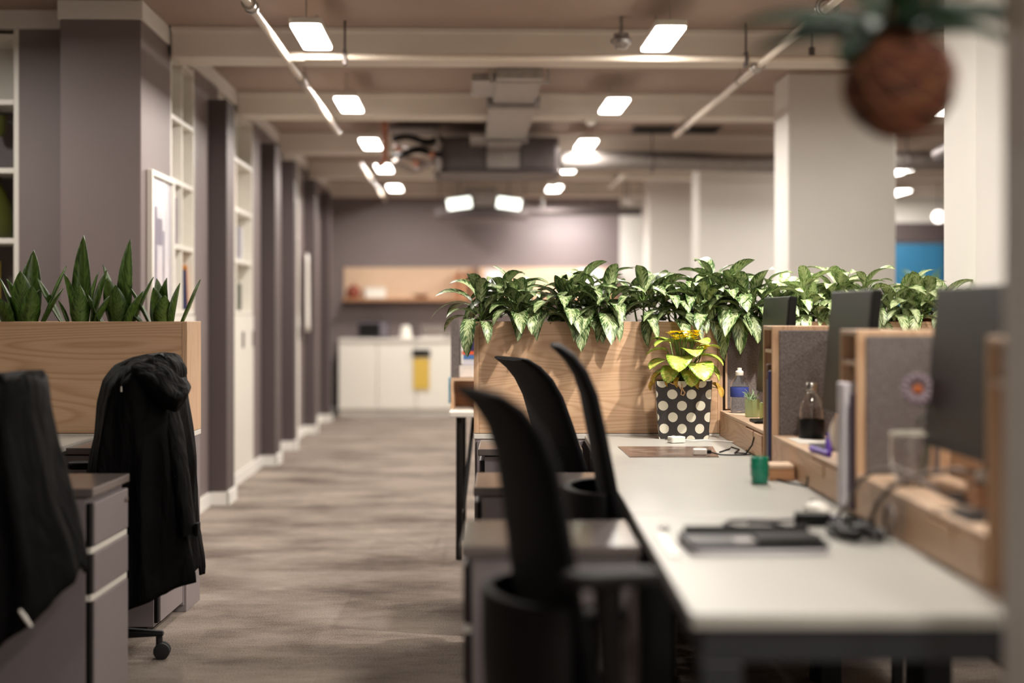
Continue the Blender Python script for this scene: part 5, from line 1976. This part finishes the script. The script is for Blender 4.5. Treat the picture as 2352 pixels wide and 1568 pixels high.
k = 0
rnd = random.Random(12)
x = -2.66
BL = [('teal_cover', (96, 180, 180), .028, .25, 'teal book'), ('white_cover', (226, 222, 210), .012, .26, 'slim white book'), ('teal_dark', (60, 140, 150), .018, .245, 'dark teal book'),
      ('pale_teal', (150, 205, 200), .022, .255, 'pale turquoise book'), ('black_cover', (44, 40, 44), .012, .24, 'slim black book'), ('cream_cover', (232, 220, 160), .022, .25, 'cream book'), ('yellow_cover', (226, 204, 92), .024, .26, 'yellow book')]
for nm, c, w_, h, lb in BL:
    book('book', lb + ' standing on the lowest level of the left wall shelf', w_, .17, h, RM(x, 8.16, LEV[0] + .001), RA, (nm, c), 'books on the left wall shelf')
    x += w_ + .003
t = thing('green_vase', 'large olive green vase on the second level of the left wall shelf', 'vase', RM(-2.52, 8.26, LEV[1] + .001), RA)
MB().lathe([(.0, .0), (.09, .0), (.115, .03), (.112, .10), (.09, .19), (.055, .27), (.035, .31), (.038, .325), (.03, .325), (.028, .31), (.05, .26), (.1, .1), (.0, .02)], 32).build('vase_body', colm('olive_glaze', (66, 70, 14), .5), t, smooth=True)
MB().lathe([(.0365, .322), (.041, .324), (.041, .332), (.034, .332)], 24).build('vase_lip', colm('olive_glaze2', (84, 92, 16), .4), t, smooth=True)
t = thing('green_bowl', 'small olive green pot hanging on the third level of the left wall shelf', 'pot', RM(-2.49, 8.24, LEV[2] + .18), RA)
MB().lathe([(.0, .0), (.025, .0), (.04, .03), (.045, .11), (.04, .11), (.036, .03), (.0, .01)], 26).build('pot_body', colm('olive_glaze', (66, 70, 14), .5), t, smooth=True)
m = MB()
for a in (0, 2.1, 4.2):
    m.tube([(.042 * cos(a), .042 * sin(a), .108), (0, 0, .151)], .001, 5)
m.build('hanging_cord', M['black'], t)
# dark felt back boards in the left shelf
for a, b, lb in ((LEV[2], LEV[3], 'dark grey board at the back of the third level of the left shelf'), (LEV[1], LEV[2], 'dark grey board at the back of the second level of the left shelf'),
                 (LEV[0], LEV[1], 'dark grey board at the back of the lowest level of the left shelf')):
    o = MB().box(0, .63, 0, .006, 0, b - a - .034).build('back_board', colm('dark_board', (88, 80, 80)))
    o.location = RM(-3.01, 8.383, a + .001)
    o.rotation_euler.z = RA
    tag(o, lb, 'board')
# on the aisle shelf beside the pier
def aisle(v, depth, z):
    """point on an aisle shelf: v along the wall, depth into it"""
    return RM(UL - depth, v, z)


x = 8.66
for i, (c, w_, h) in enumerate((((120, 84, 130), .030, .27), ((92, 52, 96), .034, .29), ((146, 110, 160), .028, .26), ((76, 44, 84), .040, .28), ((150, 128, 158), .025, .275), ((60, 40, 66), .036, .27))):
    nm = ['light purple', 'plum', 'mauve', 'dark plum', 'greyish purple', 'blackish purple'][i]
    book('book', nm + ' binder spine on the second level of the shelf beside the pier', w_, .2, h, aisle(x, .02, LEV[1] + .001), RA + pi / 2, (nm.replace(' ', '_') + '_spine', c), 'purple binders beside the pier')
    x += w_ + .004
for i, (v, h, c) in enumerate(((8.67, .30, (120, 92, 80)), (8.74, .32, (160, 140, 128)), (8.81, .31, (104, 80, 70)), (8.87, .325, (190, 176, 164)))):
    t = thing('poster_tube', ['brown', 'beige', 'dark brown', 'pale'][i] + ' cardboard tube standing on the third level beside the pier', 'tube', aisle(v, .08, LEV[2] + .001), 0, 'cardboard tubes beside the pier')
    MB().lathe([(.0, 0), (.024, 0), (.024, h - .01), (.0, h - .01)], 16).build('tube_body', colm('tube_paint_%d' % i, c), t, smooth=True)
    MB().lathe([(.0, h - .0095), (.0255, h - .0095), (.0255, h), (.0, h)], 16).build('end_cap', M['white2'], t, smooth=True)
book('book', 'dark blue book leaning on the lowest level beside the pier', .025, .2, .24, aisle(9.20, .02, LEV[0] + .001), RA + pi / 2, ('navy_spine', (44, 46, 88)), lean=-.20)
book('book', 'orange book leaning on the lowest level beside the pier', .018, .2, .27, aisle(9.235, .02, LEV[0] + .001), RA + pi / 2, ('orange_spine', (218, 140, 50)), lean=-.20)
book('book', 'pale grey book on the lowest level beside the pier', .03, .2, .28, aisle(8.70, .02, LEV[0] + .001), RA + pi / 2, ('pale_grey_spine', (200, 192, 192)))
# second aisle shelf, strongly blurred
for i, (v, lv_, w_, h, c, nm) in enumerate(((11.02, 2, .05, .27, (176, 110, 96), 'reddish'), (11.08, 2, .04, .29, (200, 160, 140), 'salmon'), (11.13, 2, .05, .25, (150, 96, 84), 'brick red'),
                                            (11.35, 1, .04, .25, (150, 146, 156), 'grey'), (11.45, 1, .05, .24, (206, 204, 206), 'whitish'), (11.20, 0, .05, .24, (96, 100, 88), 'grey green'), (11.40, 0, .05, .2, (112, 112, 100), 'khaki'))):
    book('book', nm + ' book blurred on the shelf between the first two pilasters', w_, .2, h, aisle(v, .02, LEV[lv_] + .001), RA + pi / 2, (nm.replace(' ', '_') + '_far', c), 'books between the first two pilasters')
for i, (v, lv_, w_, h, c, nm) in enumerate(((14.55, 1, .10, .28, (84, 78, 110), 'dark blue'), (14.70, 1, .08, .27, (110, 100, 130), 'violet grey'), (14.55, 2, .10, .25, (150, 130, 140), 'dusty pink'), (14.5, 3, .12, .25, (120, 100, 110), 'dull purple'))):
    book('book', nm + ' folder blurred on the shelf beyond the third pilaster', w_, .2, h, aisle(v, .02, LEV[lv_] + .001), RA + pi / 2, (nm.replace(' ', '_') + '_folder', c), 'folders beyond the third pilaster')
t = thing('hanging_cloth', 'white cloth hanging on the aisle wall between the far pilasters', 'cloth', RM(UL + .04, 15.45, 1.05), RA)
m = MB()
m.grid(lambda a, b: Vector((.018 * sin(a * 16) * (1 - .6 * b) + .02, .22 * (a - .5) * (1.1 - .25 * b), .78 * b)), 20, 10)
m.build('cloth_panel', M['white2'], t, smooth=True, solid=.004, autosm=False)
MB().tube([(-.038, 0, .79), (.02, 0, .79), (.035, 0, .80)], .008, 8).build('hook', M['steel'], t, smooth=True)

# framed picture on the pier
t = thing('picture_frame', 'white framed pale picture on the side of the pier', 'picture frame', RM(UL + .003, 7.93, 1.18), RA + pi / 2)
W_, H_ = .62, .80
MB().box(0, .028, -.03, 0, 0, H_).box(W_ - .028, W_, -.03, 0, 0, H_).box(.028, W_ - .028, -.03, 0, 0, .028).box(.028, W_ - .028, -.03, 0, H_ - .028, H_).build('frame', M['white'], t, bevel=.003)
MB().box(.028, W_ - .028, -.012, -.004, .028, H_ - .028).build('print', M['wall_print'], t)
MB().box(.14, .20, -.0135, -.0122, .2, .62).box(.2, .34, -.0135, -.0122, .42, .56).box(.36, .40, -.0135, -.0122, .2, .5).build('print_figure', colm('print_grey', (120, 114, 128)), t)

# ================================================================== KITCHEN AT THE FAR WALL
KG = 'white cabinets along the far wall'
names = ['white base cabinet at the left end of the far counter', 'second white base cabinet of the far counter', 'white base cabinet of the far counter with the gold notice', 'white base cabinet half hidden by the desk shelf', 'white base cabinet hidden behind the planter']
for i, lb in enumerate(names):
    u0 = -1.49 + i * .46
    t = thing('base_cabinet', lb, 'cabinet', RM(u0, 18.2), RA, KG)
    MB().box(.002, .458, .02, .55, .09, .90).build('cabinet_body', M['white'], t)
    MB().box(.002, .458, .05, .10, 0, .089).build('plinth', M['white2'], t)
    d = MB().box(.004, .456, 0, .019, .095, .897).build('door', M['white'], t, bevel=.003)
o = MB().box(0, 2.6, 0, .60, .901, .935).build('worktop', M['white2'], bevel=.004)
o.location = RM(-1.49, 18.18)
o.rotation_euler.z = RA
tag(o, 'long white worktop on the cabinets at the far wall', 'worktop')
t = thing('notice_board', 'gold notice panel with black header on a far cabinet door', 'notice', RM(-.60, 18.19, .33), RA)
MB().box(0, .19, -.008, .004, 0, .37).build('gold_panel', colm('gold_card', (206, 172, 72), .5), t)
MB().box(-.01, .20, -.020, .004, .395, .475).build('black_header', M['black'], t)
MB().box(.085, .105, -.004, .004, .3705, .3945).build('hanging_strip', colm('gold_card2', (190, 170, 110)), t)
t = thing('microwave', 'dark microwave oven on the left of the far counter', 'microwave', RM(-1.27, 18.35, .936), RA)
MB().box(0, .36, 0, .28, .012, .19).build('oven_case', colm('dark_slate', (76, 70, 80), .4), t, bevel=.006)
MB().box(.015, .26, -.012, -.0005, .025, .178).build('oven_door', M['black2'], t, bevel=.003)
MB().box(.275, .35, -.008, -.0005, .025, .178).build('control_panel', colm('slate_panel', (104, 98, 106)), t)
for i, (u, lb) in enumerate(((-.70, 'white kettle on the far counter, left of the steel pan'),)):
    t = thing('kettle', lb, 'kettle', RM(u, 18.45, .936), RA)
    MB().lathe([(.0, .0), (.08, .0), (.075, .03), (.055, .14), (.05, .15), (.0, .155)], 20).build('kettle_body', M['white'], t, smooth=True)
    MB().tube([(.05, 0, .14), (.10, 0, .14), (.11, 0, .08), (.07, 0, .04)], .01, 8).build('kettle_handle', M['black2'], t, smooth=True)
t = thing('dish_rack', 'pale dish rack with crockery on the far counter', 'dish rack', RM(-.62 + .1, 18.42, .936), RA)
MB().box(0, .30, 0, .25, .0, .02).build('rack_tray', M['white2'], t)
for i in range(6):
    MB().lathe([(.0, -.003), (.06, .004), (.075, .012), (.05, .004), (.0, .001)], 18, m=Matrix.Translation((.03 + i * .045, .12, .097)) @ Matrix.Rotation(radians(80), 4, 'Y')).build('plate', M['white'], t, smooth=True)
t = thing('cooking_pot', 'small dark pot on the far counter beside the dish rack', 'pot', RM(-.16, 18.45, .936), RA)
MB().lathe([(.0, .0), (.07, .0), (.075, .01), (.075, .10), (.0, .105)], 20).build('pot_body', M['galv'], t, smooth=True)
MB().lathe([(.012, .105), (.016, .125), (.0, .128)], 12).build('lid_knob', M['black2'], t, smooth=True)

# wooden wall shelves above the counter
for (u0, u1, lb) in ((-1.47, .13, 'light wooden wall shelf with dark board on the left of the far wall'), (.19, 1.86, 'light wooden wall shelf on the far wall behind the foliage')):
    t = thing('wooden_wall_shelf', lb, 'wall shelf', RM(u0, 18.5), RA, 'wooden wall shelves of the far wall')
    L = u1 - u0
    MB().box(0, L, .27, .298, 1.42, 1.80).build('back_panel', M['ply'], t)
    MB().box(0, L, 0, .27, 1.385, 1.42).build('shelf_board', M['wood_dark'], t, bevel=.003)
    MB().box(L - .03, L, .0, .27, 1.4205, 1.80).build('end_board', M['wood_dark'], t)
t = thing('clay_pot', 'round reddish brown pot at the left of the far wall shelf', 'pot', RM(-1.34, 18.6, 1.4205), RA)
MB().lathe([(.0, .0), (.05, .0), (.085, .05), (.08, .11), (.05, .15), (.0, .155)], 22).build('pot_body', colm('red_clay', (130, 62, 44)), t, smooth=True)
MB().lathe([(.012, .155), (.018, .175), (.0, .178)], 12).build('lid_knob', colm('red_clay', (130, 62, 44)), t, smooth=True)
t = thing('white_container', 'white rectangular container beside the reddish pot on the far shelf', 'container', RM(-1.20, 18.55, 1.4205), RA)
MB().rbox(0, .25, 0, .18, 0, .11, .02).build('container_body', M['white'], t, bevel=.004)
MB().rbox(-.004, .254, -.004, .184, .1105, .128, .02).build('container_lid', M['white2'], t, bevel=.003)
t = thing('serving_bowl', 'low brown bowl in the middle of the far wall shelf', 'bowl', RM(-.52, 18.6, 1.4205), RA)
MB().lathe([(.0, .0), (.05, .0), (.10, .04), (.105, .045), (.095, .045), (.05, .01), (.0, .008)], 24).build('bowl_body', colm('brown_wood', (150, 104, 72)), t, smooth=True)
for i, (c, h) in enumerate((((176, 120, 84), .30), ((140, 92, 66), .33), ((190, 140, 100), .28), ((150, 100, 74), .32))):
    book('book', ['tan', 'dark brown', 'light tan', 'brown'][i] + ' book near the right end of the far wall shelf', .042, .2, h, RM(-.12 + i * .045, 18.55, 1.4205), RA, ('kitchen_spine_%d' % i, c), 'brown books on the far wall shelf')
for i, (u, w_, h, c, lb) in enumerate(((.27, .20, .33, (206, 214, 226), 'pale blue notice on the far wall shelf panel'), (1.42, .30, .34, (236, 232, 230), 'white notice at the right of the far wall shelf panel'))):
    o = MB().box(0, w_, 0, .004, 0, h).build('pinned_notice', colm('notice_%d' % i, c))
    o.location = RM(u, 18.764, 1.44)
    o.rotation_euler.z = RA
    tag(o, lb, 'notice')
# light switch on the second column
t = thing('light_switch', 'small beige switch plate on the column left of the big right column', 'light switch', RM(2.52, 13.80, 1.40), RA)
MB().rbox(-.04, .04, -.012, -.0005, 0, .14, .004).build('switch_plate', colm('beige_plastic', (186, 176, 164)), t, bevel=.003)
MB().box(-.018, .018, -.018, -.0125, .04, .10).build('rocker', colm('beige_plastic', (186, 176, 164)), t, bevel=.002)
